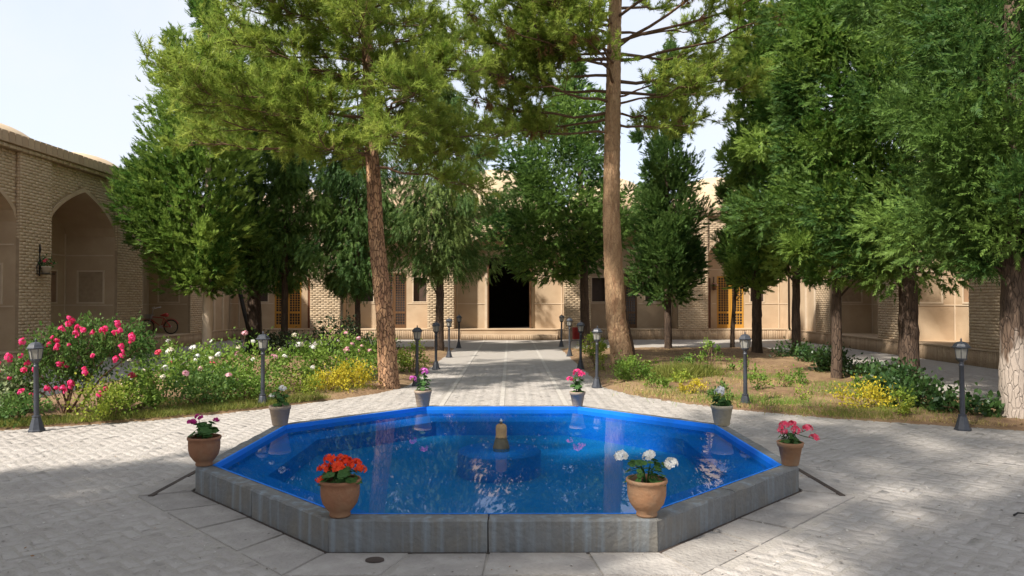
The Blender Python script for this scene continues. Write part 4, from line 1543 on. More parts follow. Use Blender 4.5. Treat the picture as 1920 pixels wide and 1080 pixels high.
# ------------------------------------------------------------------ potted geraniums on the pool rim
def leaf_disc_mesh(name, m, r=1.0):
    """Rounded, lobed, slightly cupped geranium leaf of unit radius."""
    V, n = [(0, 0, -0.12)], 14
    for k in range(n):
        a = 2 * math.pi * k / n
        rr = r * (1 + 0.10 * math.cos(a * 7)) * (0.72 if k == 0 else 1)
        V.append((rr * math.cos(a), rr * math.sin(a), 0.10 * math.cos(2 * a) + 0.10))
    me = MB().add(V, [(0, 1 + k, 1 + (k + 1) % n) for k in range(n)], True).mesh(name)
    at = me.attributes.new('tint', 'FLOAT', 'FACE')
    for d in at.data:
        d.value = 0.15 + 0.7 * random.random()
    me.materials.append(M[m])
    return me

LEAF_ME = [leaf_disc_mesh('leaf', 'geranium_leaf') for _ in range(3)]


def bloom_mesh(name, m, n_flor, rad, pr, flat=0.75, seed=1):
    """A ball of five-petalled florets."""
    r = np.random.default_rng(seed)
    d = unit(r.normal(size=(n_flor * 3, 3)))
    d = d[d[:, 2] > -0.35][:n_flor]
    n = len(d)
    C = d * rad * np.array([1, 1, flat]) * r.uniform(.85, 1.1, (n, 1))
    a = unit(np.cross(d, r.normal(size=(n, 3))))
    b = np.cross(d, a)
    k = np.arange(5) * 2 * np.pi / 5
    D = a[:, None] * np.cos(k)[None, :, None] + b[:, None] * np.sin(k)[None, :, None] + d[:, None] * 0.25
    D = unit(D + r.normal(0, .12, D.shape)).reshape(-1, 3)
    S = unit(np.cross(D, np.repeat(d, 5, 0)))
    V, Fq = kites(np.repeat(C, 5, 0), D, S, pr * r.uniform(.8, 1.2, n * 5), pr * .85, 0.62)
    me = np_mesh(name, V, Fq, np.clip(np.repeat(r.random(n), 5) + r.normal(0, .15, n * 5), 0, 1))
    me.materials.append(M[m])
    return me


POT_PROF = {
    'urn': [(0, 0), (.066, 0), (.070, .012), (.066, .028), (.088, .052), (.113, .088), (.126, .135), (.128, .19), (.127, .215), (.135, .222), (.138, .233), (.134, .244), (.120, .244), (.116, .225), (.112, .205), (0, .205)],
    'cone': [(0, 0), (.062, 0), (.066, .006), (.093, .150), (.100, .152), (.108, .185), (.106, .192), (.096, .192), (.092, .172), (0, .172)],
    'bucket': [(0, 0), (.072, 0), (.076, .006), (.104, .165), (.110, .168), (.112, .196), (.108, .202), (.098, .202), (.095, .180), (0, .180)],
}


def potted(label, xy, kind, m, s, heads, petal, n_leaf, spread, hgt, leaf_r, name='potted_geranium', z=RIM_Z + 0.002, seed=0, hr=0.034, nf=26, pr=0.016, tilt=0.0, sx=1.0):
    r = random.Random(seed)
    root = tag(empty(name, (xy[0], xy[1], z), r.uniform(0, 6)), label, 'potted plant', 'potted plants on the pool rim')
    root.rotation_euler = (0, 0, 0)
    prof = [(a * s * sx, b * s) for a, b in POT_PROF[kind]]
    soil_z = prof[-1][1]
    MB().lathe(prof[:-1], 32).build('pot', m, root)
    b = MB()
    rs = prof[-2][0]
    V, Fs = [(0, 0, soil_z + 0.006)], []
    for ring, rr in ((1, rs * .5), (2, rs)):
        for k in range(18):
            a = 2 * math.pi * k / 18
            V.append((rr * math.cos(a), rr * math.sin(a), soil_z + r.uniform(-.004, .008)))
    for k in range(18):
        k2 = (k + 1) % 18
        Fs.append((0, 1 + k, 1 + k2))
        Fs.append((1 + k, 19 + k, 19 + k2, 1 + k2))
    b.add(V, Fs, True).build('soil', 'pot_soil', root)
    stems = MB()
    base = Vector((0, 0, soil_z))
    nstem = 6
    tips = []
    for k in range(nstem):
        a = 2 * math.pi * k / nstem + r.uniform(-.4, .4)
        tip = Vector((math.cos(a) * spread * r.uniform(.25, .6), math.sin(a) * spread * r.uniform(.25, .6), soil_z + hgt * r.uniform(.5, .85)))
        stems.tube([base + Vector((math.cos(a) * .015, math.sin(a) * .015, 0)), base.lerp(tip, .5) + Vector((0, 0, .02)), tip], [.006, .005, .0035], 5, cap=False)
        tips.append(tip)
    for k in range(n_leaf):
        a = r.uniform(0, 2 * math.pi)
        rr = spread * math.sqrt(r.uniform(.02, 1))
        p = Vector((math.cos(a) * rr, math.sin(a) * rr, soil_z + hgt * r.uniform(.12, .95) * (1 - .35 * rr / spread)))
        t = min(tips, key=lambda q: (q - p).length)
        stems.tube([t.lerp(base, r.uniform(.1, .5)), p], [.0025, .002], 4, cap=False)
        lr = leaf_r * r.uniform(.7, 1.2)
        out = Vector((math.cos(a), math.sin(a), 0)) * r.uniform(.2, .9) + Vector((r.gauss(0, .25), r.gauss(0, .25), .9))
        q = out.to_track_quat('Z', 'X').to_euler()
        o = instance('leaf', LEAF_ME[k % 3], root, p, q, lr)
    for k, h in enumerate(heads):
        p = Vector(h[:3]) + Vector((0, 0, soil_z))
        hs = h[3] if len(h) > 3 else 1.0
        me = bloom_mesh('flower_head', petal, nf, hr * hs, pr * hs, seed=seed * 10 + k)
        instance('flower_head', me, root, p, (r.uniform(-.4, .4), r.uniform(-.4, .4), r.uniform(0, 6)))
        t = min(tips, key=lambda q: (q - p).length)
        m_ = t.lerp(p, .5) + Vector((0, 0, -.01))
        stems.tube([t, m_, p + Vector((0, 0, -.01))], [.0035, .003, .0025], 5, cap=False)
    stems.build('stems', 'geranium_leaf', root)
    return root

_o = oct_pts(AP - 0.085, 0)      # rim corners: 0 front-left, 1 front-right, 2 right-near, 3 right-far, 4 back-right, 5 back-left, 6 left-far, 7 left-near
potted('terracotta urn with orange-red geraniums on the front left corner of the pool rim', (_o[0][0] + .02, _o[0][1]), 'urn', 'terracotta', 0.98,
       [(-.10, 0, .10, 1.1), (-.075, .03, .155, 1.0), (-.015, -.03, .115, 1.35), (.03, .03, .125, 1.3), (.095, .0, .13, 1.05), (.13, .02, .09, .9), (-.115, -.03, .035, .85), (.0, .05, .15, 1)], 'petal_orange', 38, .125, .15, .034, seed=3, hr=.038)
potted('terracotta urn with three white geranium heads on the front right corner of the pool rim', (_o[1][0] - .02, _o[1][1]), 'urn', 'terracotta_pale', 0.98,
       [(-.165, 0, .185, 1.05), (.02, .02, .18, 1.05), (.155, -.02, .14, 1.05)], 'petal_white', 30, .125, .21, .027, seed=4, nf=34, hr=.037)
potted('dark green plant with magenta flowers in a brown urn on the left pool corner', (_o[7][0] - .035, _o[7][1] + .02), 'urn', 'terracotta', 1.0,
       [(-.115, 0, .155, .85), (-.055, .02, .20, .85), (.10, 0, .175, .7), (-.085, -.02, .165, .7)], 'petal_magenta', 36, .115, .19, .036, seed=5)
potted('pink geranium with leaning heads in a conical clay pot on the right pool corner', (_o[2][0] + .035, _o[2][1] + .02), 'cone', 'terracotta_pale', 1.02,
       [(-.05, 0, .16, 1.05), (.02, .01, .165, .95), (-.075, -.02, .115, 1.0), (.04, -.02, .12, .95), (.145, 0, .13, 1.05), (.205, 0, .055, .95)], 'petal_hot', 34, .095, .12, .023, seed=6, hr=.037)
potted('pale-flowered plant in a grey clay pot at the far left pool corner', (_o[6][0] - .02, _o[6][1] - .02), 'bucket', 'clay_grey', 1.08,
       [(.03, 0, .21, 1.1), (-.09, 0, .13, .8)], 'petal_white', 40, .12, .24, .026, seed=7)
potted('white geranium with green leaves in a beige clay pot at the far right pool corner', (_o[3][0] + .03, _o[3][1] - .02), 'bucket', 'clay_beige', 1.10,
       [(-.03, 0, .165, 1.2), (.0, .03, .195, 1.0)], 'petal_white', 40, .10, .17, .030, seed=8, hr=.042)
potted('purple geranium in a grey clay pot on the back left rim of the pool', (_o[5][0] - .03, _o[5][1]), 'bucket', 'clay_grey', 1.05,
       [(.015, 0, .27, 1.2), (-.13, 0, .17, 1.1)], 'petal_purple', 44, .09, .29, .030, seed=9, hr=.042)
potted('red geranium in a grey clay pot on the back right rim of the pool', (_o[4][0] - .02, _o[4][1]), 'cone', 'clay_grey', 1.0,
       [(.0, 0, .27, 1.3), (-.10, 0, .18, 1.0), (.05, .02, .24, 1.1)], 'petal_red', 40, .09, .27, .029, seed=10, hr=.042)


# ------------------------------------------------------------------ shrubs and flowers in the beds
def rose_mesh(name, m, rad, seed, n=30):
    """Open rose: overlapping petals round a bud."""
    r = np.random.default_rng(seed)
    d = unit(r.normal(size=(n * 3, 3)))
    d = d[d[:, 2] > -0.45][:n]
    n = len(d)
    t = r.uniform(.45, 1.0, n)[:, None]
    C = d * rad * t * np.array([1, 1, .8])
    a = unit(np.cross(d, np.array([0, 0, 1.0]) + r.normal(0, .1, (n, 3))))
    up = unit(np.cross(a, d) * -1)
    V, Fq = kites(C - up * rad * .42, unit(up + d * r.uniform(-.1, .5, (n, 1))), a, rad * r.uniform(.8, 1.1, n), rad * r.uniform(.8, 1.1, n), .6)
    me = np_mesh(name, V, Fq, r.random(n))
    me.materials.append(M[m])
    return me

ROSE = {}
for key, m, rad in (('red', 'petal_red', .050), ('white', 'petal_white', .052), ('cream', 'petal_cream', .05), ('pink', 'petal_pink', .055), ('hot', 'petal_hot', .055)):
    ROSE[key] = [rose_mesh('rose', m, rad, 40 + i) for i in range(3)]


def foliage_mesh(name, n, shape, leaf, seed, width=.62, up=.35, clump=None, shell=0.35):
    """Loose leaves through a rounded volume. shape = (rx, ry, z0, z1)."""
    r = np.random.default_rng(seed)
    rx, ry, z0, z1 = shape
    k = clump or max(6, n // 70)
    cd = unit(r.normal(size=(k, 3))) * (r.uniform(shell, 1, (k, 1)) ** .6)
    C = cd * np.array([rx, ry, (z1 - z0) / 2]) + np.array([0, 0, (z0 + z1) / 2])
    idx = r.integers(0, k, n)
    cr = r.uniform(.10, .24, k) * min(1.0, max(rx, .25) / .5)
    P = C[idx] + r.normal(0, 1, (n, 3)) * cr[idx][:, None] * .6
    P[:, 2] = np.maximum(P[:, 2], .02)
    D = unit(cd[idx] * .6 + r.normal(0, .6, (n, 3)) + np.array([0, 0, up]))
    S = unit(np.cross(D, unit(r.normal(0, .8, (n, 3)) + np.array([0, 0, 1]))))
    l = leaf * r.uniform(.6, 1.3, n)
    V, Fq = kites(P, D, S, l, l * width, .5, cup=-.12)
    tc = np.clip(r.normal(.45, .25, k), 0, 1)
    return np_mesh(name, V, Fq, np.clip(tc[idx] + r.normal(0, .18, n), 0, 1)), C


def shrub(label, loc, shape, n, leaf, leafm, seed, blooms=None, name='shrub', category='shrub', group='shrubs in the beds', stems=6, width=.62, up=.35, bloom_pts=None, bare=0.0):
    root = tag(empty(name, (loc[0], loc[1], 0.03), 0), label, category, group)
    me, C = foliage_mesh('foliage', n, shape, leaf, seed, width, up)
    link('foliage', me, leafm, root)
    r = random.Random(seed)
    b = MB()
    for k in range(stems):
        c = Vector(C[r.randrange(len(C))])
        p0 = Vector((r.gauss(0, .05), r.gauss(0, .05), -.05))
        b.tube([p0, p0.lerp(c, .5) + Vector((r.gauss(0, .03), r.gauss(0, .03), .05)), c], [.014, .010, .005] if shape[3] > .5 else [.007, .005, .003], 5, cap=False)
    if blooms:
        pts = list(bloom_pts or [])
        keys, cnt = blooms
        cc = sorted((tuple(p) for p in C), key=lambda p: -p[2] + p[1] * .8 + r.uniform(-.2, .2))
        k = 0
        while len(pts) < cnt:
            p = cc[k % len(cc)]
            k += 1
            d = Vector(p) - Vector((0, 0, (shape[2] + shape[3]) / 2))
            d = d.normalized() if d.length > 0 else Vector((0, 0, 1))
            pts.append(tuple(Vector(p) + d * r.uniform(.05, .16) + Vector((r.gauss(0, .06), r.gauss(0, .06), r.uniform(.02, .10)))))
        for j, p in enumerate(pts):
            me = ROSE[keys[j % len(keys)]][j % 3]
            instance('rose', me, root, p, (r.gauss(-.2, .4) + .5, r.gauss(0, .4), r.uniform(0, 6)), r.uniform(.55, 1.05))
            near_c = min(C, key=lambda q: (q[0] - p[0]) ** 2 + (q[1] - p[1]) ** 2 + (q[2] - p[2]) ** 2)
            b.tube([Vector(near_c), Vector(p)], [.005, .003], 4, cap=False)
    b.build('stems', 'twig', root)
    return root

# big pink-red rose: arching, with a gap where the stems show
def big_rose():
    root = tag(empty('rose_bush', (-6.05, 9.95, 0.03)), 'tall arching rose bush covered in hot pink-red blooms behind the nearest left lamp', 'rose bush', 'rose bushes')
    root.scale = (.75, .9, 1.0)
    r = np.random.default_rng(77)
    lobes = [(-.55, 0, .62, .42, .40, .26, 900), (-.05, .05, .80, .50, .42, .30, 1400), (.45, .0, 1.02, .48, .40, .28, 1300), (1.0, .05, 1.02, .42, .36, .24, 1000),
             (1.35, 0, .92, .28, .28, .20, 500), (-.95, .1, .42, .38, .4, .28, 700), (.25, .1, .62, .4, .35, .2, 700), (-.35, -.1, .98, .3, .3, .2, 350)]
    Vs, Fs, Ts, off = [], [], [], 0
    for i, (x, y, z, rx, ry, rz, n) in enumerate(lobes):
        me, C = foliage_mesh('tmp', n, (rx, ry, -rz, rz), .062, 300 + i, .58, .2)
        V = np.empty(len(me.vertices) * 3, np.float32)
        me.vertices.foreach_get('co', V)
        V = V.reshape(-1, 3)
        # foliage_mesh clamps z at .02; rebuild around the lobe centre
        P, D = None, None
        k = 26
        cd = unit(r.normal(size=(k, 3))) * (r.uniform(.3, 1, (k, 1)) ** .6)
        C = cd * np.array([rx, ry, rz])
        idx = r.integers(0, k, n)
        P = C[idx] + r.normal(0, .075, (n, 3)) + np.array([x, y, z])
        D = unit(cd[idx] * .5 + r.normal(0, .6, (n, 3)) + np.array([0, 0, .25]))
        S = unit(np.cross(D, unit(r.normal(0, .8, (n, 3)) + np.array([0, 0, 1]))))
        l = .062 * r.uniform(.6, 1.3, n)
        v, f = kites(P, D, S, l, l * .6, .5, cup=-.12)
        bpy.data.meshes.remove(me)
        Vs.append(v)
        Fs.append(f + off)
        off += len(v)
        Ts.append(np.clip(np.clip(r.normal(.4, .25, k), 0, 1)[idx] + r.normal(0, .18, n), 0, 1))
    link('foliage', np_mesh('foliage', np.concatenate(Vs), np.concatenate(Fs), np.concatenate(Ts)), 'rose_leaf_dark', root)
    b = MB()
    for (x, y, z, rx, ry, rz, n) in lobes:
        p0 = Vector((random.gauss(.05, .07), random.gauss(0, .06), -.05))
        e = Vector((x, y, z))
        b.tube([p0, p0.lerp(e, .45) + Vector((0, 0, .14)), e], [.020, .014, .007], 6, cap=False)
        for _ in range(3):
            q = e + Vector((random.uniform(-rx, rx), random.uniform(-ry, ry), random.uniform(0, rz)))
            b.tube([p0.lerp(e, .7) + Vector((0, 0, .08)), q], [.008, .004], 5, cap=False)
    # bloom spots measured as offsets (x, height)
    spots = [(-.78, .50), (-.72, .78), (-.60, .98), (-.52, .80), (-.45, .70), (-.42, .62), (-.30, .62), (-.98, .70), (-1.02, .60), (-.92, .55), (-1.1, .66), (.0, 1.04), (.06, 1.0), (-.06, .95), (.12, .92), (.28, 1.22),
             (.22, 1.16), (.34, 1.30), (.30, 1.26), (.45, 1.18), (.52, 1.16), (.58, 1.14), (.50, 1.1), (.66, 1.1), (.1, .68), (.16, .70), (.20, .66), (.12, .38), (.18, .36), (.32, .42), (.38, .45), (.3, .38),
             (.62, .58), (.58, .62), (.88, .35), (.94, .33), (.90, .30), (.95, 1.14), (1.0, 1.16), (1.06, 1.1), (1.12, 1.22), (1.24, 1.14), (1.18, 1.12), (1.45, 1.06), (1.50, 1.03), (1.42, .98), (1.22, .92), (1.26, .86), (1.20, .80),
             (1.15, .76), (.28, .94), (.72, .80), (-.3, .30), (-.42, .34), (-.36, .28), (-.1, .36)]
    for i, (x, z) in enumerate(spots):
        y = -.34 + random.uniform(-.12, .12)
        o = instance('rose', ROSE['red'][i % 3], root, (x, y, z + .04), (random.uniform(.2, 1.1), random.gauss(0, .3), random.uniform(0, 6)), random.uniform(.55, 1.1))
        b.tube([Vector((x, y, z + .03)), Vector((x * .9, y + .16, z - .12))], [.003, .005], 4, cap=False)
    b.build('stems', 'twig', root)
big_rose()

RB = 'rose bushes'
sh = [
    # label, (x,y), (rx,ry,z0,z1), n, leaf, mat, blooms
    ('cream-white rose bush nearest the pink rose bush with upright blooms', (-5.35, 11.2), (.45, .4, .10, .78), 1500, .06, 'rose_leaf', (('white', 'cream'), 11)),
    ('white rose bush under the pale cream trunk with blooms in a row on top', (-5.05, 12.4), (.5, .45, .1, .85), 1600, .06, 'rose_leaf', (('white', 'cream'), 12)),
    ('white rose bush with deep pink blooms in front of the bicycle arch', (-5.9, 13.3), (.55, .45, .1, .85), 1500, .06, 'rose_leaf', (('white', 'white', 'hot'), 10)),
    ('pink and white rose bush left of the lamp with the grey-flowered pot', (-4.25, 12.0), (.5, .4, .1, .88), 1700, .06, 'rose_leaf', (('white', 'pink'), 13)),
    ('white rose bush directly behind the lamp with the grey-flowered pot', (-3.75, 13.0), (.5, .4, .1, .75), 1500, .06, 'rose_leaf', (('white', 'cream'), 7)),
    ('pink rose bush with blooms in a tight bunch left of the orange-barked pine', (-3.45, 14.6), (.6, .45, .1, .80), 1900, .06, 'rose_leaf', (('pink',), 8)),
    ('green rose bush with few pale pink blooms touching the orange-barked pine', (-2.75, 15.4), (.5, .45, .1, .75), 1500, .06, 'rose_leaf', (('pink', 'cream'), 5)),
    ('low leafy rose bush with two pale pink blooms at the front edge of the bed', (-4.55, 10.75), (.5, .35, .05, .50), 1500, .055, 'rose_leaf_dark', (('pink',), 3)),
    ('leafy rose bush with coral blooms low at the bed edge', (-5.25, 10.15), (.42, .3, .05, .42), 1200, .055, 'rose_leaf', (('hot',), 2)),
]
for i, (lab, xy, shp, n, lf, m, bl) in enumerate(sh):
    shrub(lab, xy, shp, n, lf, m, 500 + i, bl, 'rose_bush', 'rose bush', RB)
G2 = 'shrubs in the beds'
sh = [
    ('pale variegated shrub at the left edge of the picture beside the lamp foot', (-6.75, 9.75), (.42, .35, .03, .55), 1500, .055, 'variegated'),
    ('dark green low shrub between the lamp foot and the variegated shrub', (-6.25, 9.35), (.32, .24, .02, .32), 1000, .05, 'rose_leaf_dark'),
    ('yellow-green shrub right of the nearest left lamp under the pink roses', (-5.35, 9.75), (.40, .28, .02, .50), 1700, .045, 'lime_leaf'),
    ('fresh green shrub in the middle of the rose bed behind the front edge', (-4.1, 11.3), (.5, .35, .02, .50), 1600, .05, 'rose_leaf'),
    ('fresh green shrub left of the lamp with the grey-flowered pot, at bed level', (-4.75, 11.55), (.45, .35, .02, .55), 1500, .05, 'rose_leaf'),
    ('golden yellow shrub nearest the foot of the orange-barked pine', (-2.70, 12.95), (.36, .28, .02, .42), 1500, .04, 'gold_leaf'),
    ('golden yellow shrub in the middle of the golden row', (-3.10, 12.45), (.36, .26, .02, .34), 1300, .04, 'gold_leaf'),
    ('golden yellow shrub at the lamp end of the golden row', (-3.50, 12.0), (.34, .26, .02, .30), 1100, .04, 'lime_leaf'),
    ('green leafy shrub behind the golden row', (-3.35, 13.4), (.55, .4, .02, .55), 1700, .05, 'rose_leaf'),
    ('green leafy shrub between the golden row and the pink rose bunch', (-2.85, 14.0), (.5, .4, .02, .55), 1500, .05, 'rose_leaf'),
    ('yellow-green bush beside the path lamps right of the orange-barked pine', (-2.1, 15.9), (.30, .40, .05, .62), 1300, .05, 'lime_leaf'),
    ('dark leafy shrub left of the slim black trunk', (-7.0, 20.6), (.7, .4, .03, .60), 1200, .08, 'dark_shrub'),
    ('dark leafy shrub right of the slim black trunk', (-5.9, 20.2), (.7, .4, .03, .60), 1200, .08, 'dark_shrub'),
    ('tall loose dark shrub against the sunlit brick pier', (-4.9, 20.8), (.62, .45, .05, 1.25), 1900, .085, 'dark_shrub'),
    ('dark leafy shrub just left of the orange-barked pine trunk', (-3.7, 19.6), (.7, .4, .03, .62), 1200, .08, 'dark_shrub'),
    ('bright green rounded bush at the foot of the pale-barked pine', (2.33, 14.2), (.36, .32, .02, .44), 2200, .045, 'rose_leaf'),
    ('yellow shrub left of the pale-barked pine beside the path lamp', (2.0, 16.6), (.26, .4, .02, .62), 900, .045, 'lime_leaf'),
    ('yellow-green bush by the red bin at the path edge', (2.15, 19.5), (.3, .5, .02, .7), 900, .06, 'lime_leaf'),
    ('loose tall sprig with a red bud in the right bed', (4.35, 15.9), (.20, .2, .03, .80), 420, .05, 'rose_leaf'),
    ('low yellow shrub at the front edge of the right bed', (3.0, 12.1), (.22, .18, .02, .26), 600, .035, 'gold_leaf'),
    ('small leafy sprig right of the middle garden lamp', (4.25, 12.6), (.18, .15, .02, .42), 330, .05, 'rose_leaf'),
    ('small pale sprig in the open soil of the right bed', (4.85, 12.9), (.14, .12, .02, .30), 200, .045, 'rose_leaf'),
    ('leafy sprig behind the middle garden lamp', (3.85, 15.0), (.22, .2, .03, .55), 420, .05, 'rose_leaf'),
    ('yellow-leaved shrub between the ivy and the rightmost lamp', (5.25, 9.85), (.13, .13, .02, .40), 500, .04, 'lime_leaf'),
    ('lime-yellow shrub in the grass near the rightmost lamp', (5.15, 10.55), (.42, .25, .02, .30), 1000, .04, 'gold_leaf'),
    ('small lime sprig in the straw of the right bed', (4.55, 11.4), (.12, .1, .02, .22), 160, .04, 'lime_leaf'),
]
for i, (lab, xy, shp, n, lf, m) in enumerate(sh):
    shrub(lab, xy, shp, n, lf, m, 700 + i, None, group=G2)
r0 = random.Random(9)
ivy_line = [(7.75, 20.0), (7.6, 18.6), (7.45, 17.3), (7.15, 16.0), (7.05, 14.9), (6.85, 13.4), (6.55, 12.6), (6.35, 11.9), (6.1, 11.2), (5.85, 10.7), (6.25, 10.0)]
ivl = ['farthest of the dark ivy shrubs, by the slim trunk with bare twigs', 'second dark ivy shrub from the far end of the hedge row', 'third dark ivy shrub from the far end of the hedge row',
       'dark ivy shrub just behind the slim black trunk of the hedge row', 'dark ivy shrub at the foot of the slim black trunk', 'dark ivy shrub left of the stout brown trunk', 'dark ivy shrub before the stout brown trunk',
       'dark ivy shrub right of the stout brown trunk', 'dark ivy shrub behind the yellow shrubs of the right bed', 'dark ivy shrub just left of the rightmost lamp', 'nearest dark ivy shrub, right of the rightmost lamp']
for i, ((x, y), lab) in enumerate(zip(ivy_line, ivl)):
    shrub(lab, (x, y), (.45, .42, .02, .26 + r0.uniform(0, .12)), 800, .085, 'ivy', 800 + i, None, 'ivy_shrub', 'shrub', 'dark ivy shrubs along the right walk', stems=5)


# grasses and low ground cover
def blades(n, where, h, m, name, label, w=.006, seed=1, lean=.5):
    r = np.random.default_rng(seed)
    P = where(r, n)
    n = len(P)
    P = np.concatenate([P, np.full((n, 1), .02)], 1)
    D = unit(np.concatenate([r.normal(0, lean, (n, 2)), np.ones((n, 1))], 1))
    S = unit(np.cross(D, r.normal(size=(n, 3))))
    l = h * r.uniform(.4, 1.2, n)
    V, Fq = kites(P, D, S, l, w * r.uniform(.7, 1.5, n), .35)
    me = np_mesh(name, V, Fq, r.random(n))
    return tag(link(name, me, m), label, name.replace('_', ' '), kind='stuff')


def edge_band(line, w0, w1):
    L = np.array(line)
    def f(r, n):
        seg = np.hypot(*(L[1:] - L[:-1]).T)
        k = r.choice(len(seg), n, p=seg / seg.sum())
        t = r.random((n, 1))
        p = L[k] * (1 - t) + L[k + 1] * t
        d = L[k + 1] - L[k]
        nrm = np.stack([-d[:, 1], d[:, 0]], 1) / np.linalg.norm(d, axis=1, keepdims=True)
        nrm *= np.where(nrm[:, 1:2] < 0, -1, 1)
        return p + nrm * r.uniform(w0, w1, (n, 1)) + r.normal(0, .03, (n, 2))
    return f

def spots(cs, sd):
    C = np.array(cs)
    def f(r, n):
        return C[r.integers(0, len(C), n)] + r.normal(0, 1, (n, 2)) * sd
    return f

eL = [(-6.6, 8.95), (-6.3, 9.1), (-4.75, 9.88), (-3.75, 10.78), (-2.95, 11.78)]
blades(14000, edge_band(eL, -.05, .40), .11, 'grass', 'grass', 'short yellowish grass along the front edge of the rose bed', seed=2)
blades(5000, edge_band([(-4.9, 10.3), (-3.9, 11.2), (-2.4, 13.0)], -.1, .8), .14, 'grass', 'grass', 'taller grass between the shrubs of the rose bed', seed=3)
eR = [(6.2, 9.15), (4.55, 9.95), (3.55, 10.65), (2.75, 11.45), (2.1, 12.5)]
blades(5500, edge_band(eR, -.06, .5), .065, 'straw', 'dry_grass', 'dry straw-coloured grass along the front of the right bed', seed=4)
blades(3600, spots([(5.0, 10.0), (4.6, 10.2), (5.2, 10.1)], (.35, .18)), .10, 'grass', 'grass', 'green grass patch near the rightmost lamp', seed=5)
blades(4200, spots([(3.6, 14.9), (3.9, 15.1), (3.4, 15.2), (3.2, 14.7)], (.22, .18)), .34, 'grass', 'grass', 'long arching green grass clump in the middle of the right bed', w=.012, seed=6, lean=.7)
blades(2600, spots([(2.8, 13.6), (3.1, 13.2), (3.3, 12.8), (4.3, 14.0), (5.0, 13.6), (2.6, 12.2)], (.3, .3)), .12, 'straw', 'dry_grass', 'dry grass tufts scattered over the soil of the right bed', seed=7)


blades(9000, lambda r, n: (lambda p: p[in_poly(p[:, 0], p[:, 1], BED_R)])(np.stack([r.uniform(1.8, 7.6, n), 9.3 + 9 * r.random(n) ** 1.4], 1)), .09, 'grass', 'grass', 'thin green grass scattered over the right bed', seed=8)
blades(9000, spots([(2.9, 12.3), (3.5, 11.5), (4.2, 11.0), (5.6, 10.6), (3.0, 14.0), (5.6, 12.2), (4.9, 14.6), (6.0, 13.2)], (.4, .3)), .13, 'rose_leaf', 'grass', 'patchy green grass between the sprigs of the right bed', seed=9)
rs = random.Random(31)
for i, (x, y, m, lab) in enumerate([(2.6, 12.9, 'rose_leaf', 'low green sprig nearest the bright green bush in the right bed'), (3.3, 11.5, 'rose_leaf_dark', 'low dark green sprig at the bed edge left of the middle garden lamp'),
                                    (3.15, 13.4, 'lime_leaf', 'low lime sprig before the long arching grass clump'), (5.5, 11.6, 'rose_leaf', 'low green sprig beside the lime-yellow shrub'),
                                    (5.3, 13.5, 'rose_leaf', 'low green sprig left of the slim black trunk'), (4.1, 17.2, 'rose_leaf_dark', 'low dark sprig at the back of the right bed'),
                                    (3.0, 15.9, 'lime_leaf', 'low yellow-green sprig right of the pale-barked pine'), (5.0, 16.0, 'rose_leaf', 'low green sprig in the middle of the right bed')]):
    shrub(lab, (x, y), (.22, .2, .02, .2 + rs.uniform(0, .12)), 320, .05, m, 860 + i, None, group=G2, stems=3)


# fallen leaves and litter on paving and soil
def litter(n, where, m, name, label, size, seed):
    r = np.random.default_rng(seed)
    P = where(r, n)
    n = len(P)
    P = np.concatenate([P, np.full((n, 1), .012)], 1)
    a = r.uniform(0, 6.28, n)
    D = np.stack([np.cos(a), np.sin(a), r.normal(.05, .12, n)], 1)
    S = unit(np.cross(D, np.array([0, 0, 1.0]) + r.normal(0, .25, (n, 3))))
    l = size * r.uniform(.5, 1.4, n)
    V, Fq = kites(P, D, S, l, l * .45, .5, cup=.1)
    return tag(link(name, np_mesh(name, V, Fq, r.random(n)), m), label, 'leaf litter', kind='stuff')

def bedpts(poly):
    A = np.array(poly)
    def f(r, n):
        p = np.stack([r.uniform(A[:, 0].min(), A[:, 0].max(), n), r.uniform(A[:, 1].min(), A[:, 1].max(), n)], 1)
        k = in_poly(p[:, 0], p[:, 1], poly)
        q = p[k]
        return q
    return f
def pavepts(r, n):
    p = np.stack([r.uniform(-7, 7, n), 3.9 + 9 * r.random(n) ** 1.3], 1)
    k = (oct_r(p[:, 0], p[:, 1]) > AP + .03) & ~in_poly(p[:, 0], p[:, 1], BED_L) & ~in_poly(p[:, 0], p[:, 1], BED_R)
    return p[k]
lo = litter(5200, bedpts(BED_R), 'straw', 'dry_litter', 'dry straw-coloured leaf litter over the right bed', .06, 3)
lo.location.z = 0.05
lo = litter(2500, bedpts(BED_L), 'straw', 'dry_litter', 'dry leaf litter over the rose bed', .05, 4)
lo.location.z = 0.05
M['speck'] = mat('speck', (0.10, 0.08, 0.065), (0.55, 0.52, 0.47), attr='tint', rough=.9)
litter(3800, pavepts, 'speck', 'grit', 'grit and stone chips strewn over the paving', .024, 6).location.z = -0.006
def waterpts(r, n):
    p = np.stack([r.uniform(-2.4, 2.2, n), r.uniform(4.9, 9.5, n)], 1)
    return p[oct_r(p[:, 0], p[:, 1]) < A1 - .06]
litter(12, waterpts, 'petal_cream', 'fallen_petals', 'pale petals and bits floating on the pool water', .028, 8).location.z = WATER_Z - 0.009
litter(420, pavepts, 'pine_dead', 'fallen_leaves', 'tiny brown leaves scattered over the paving', .022, 5)


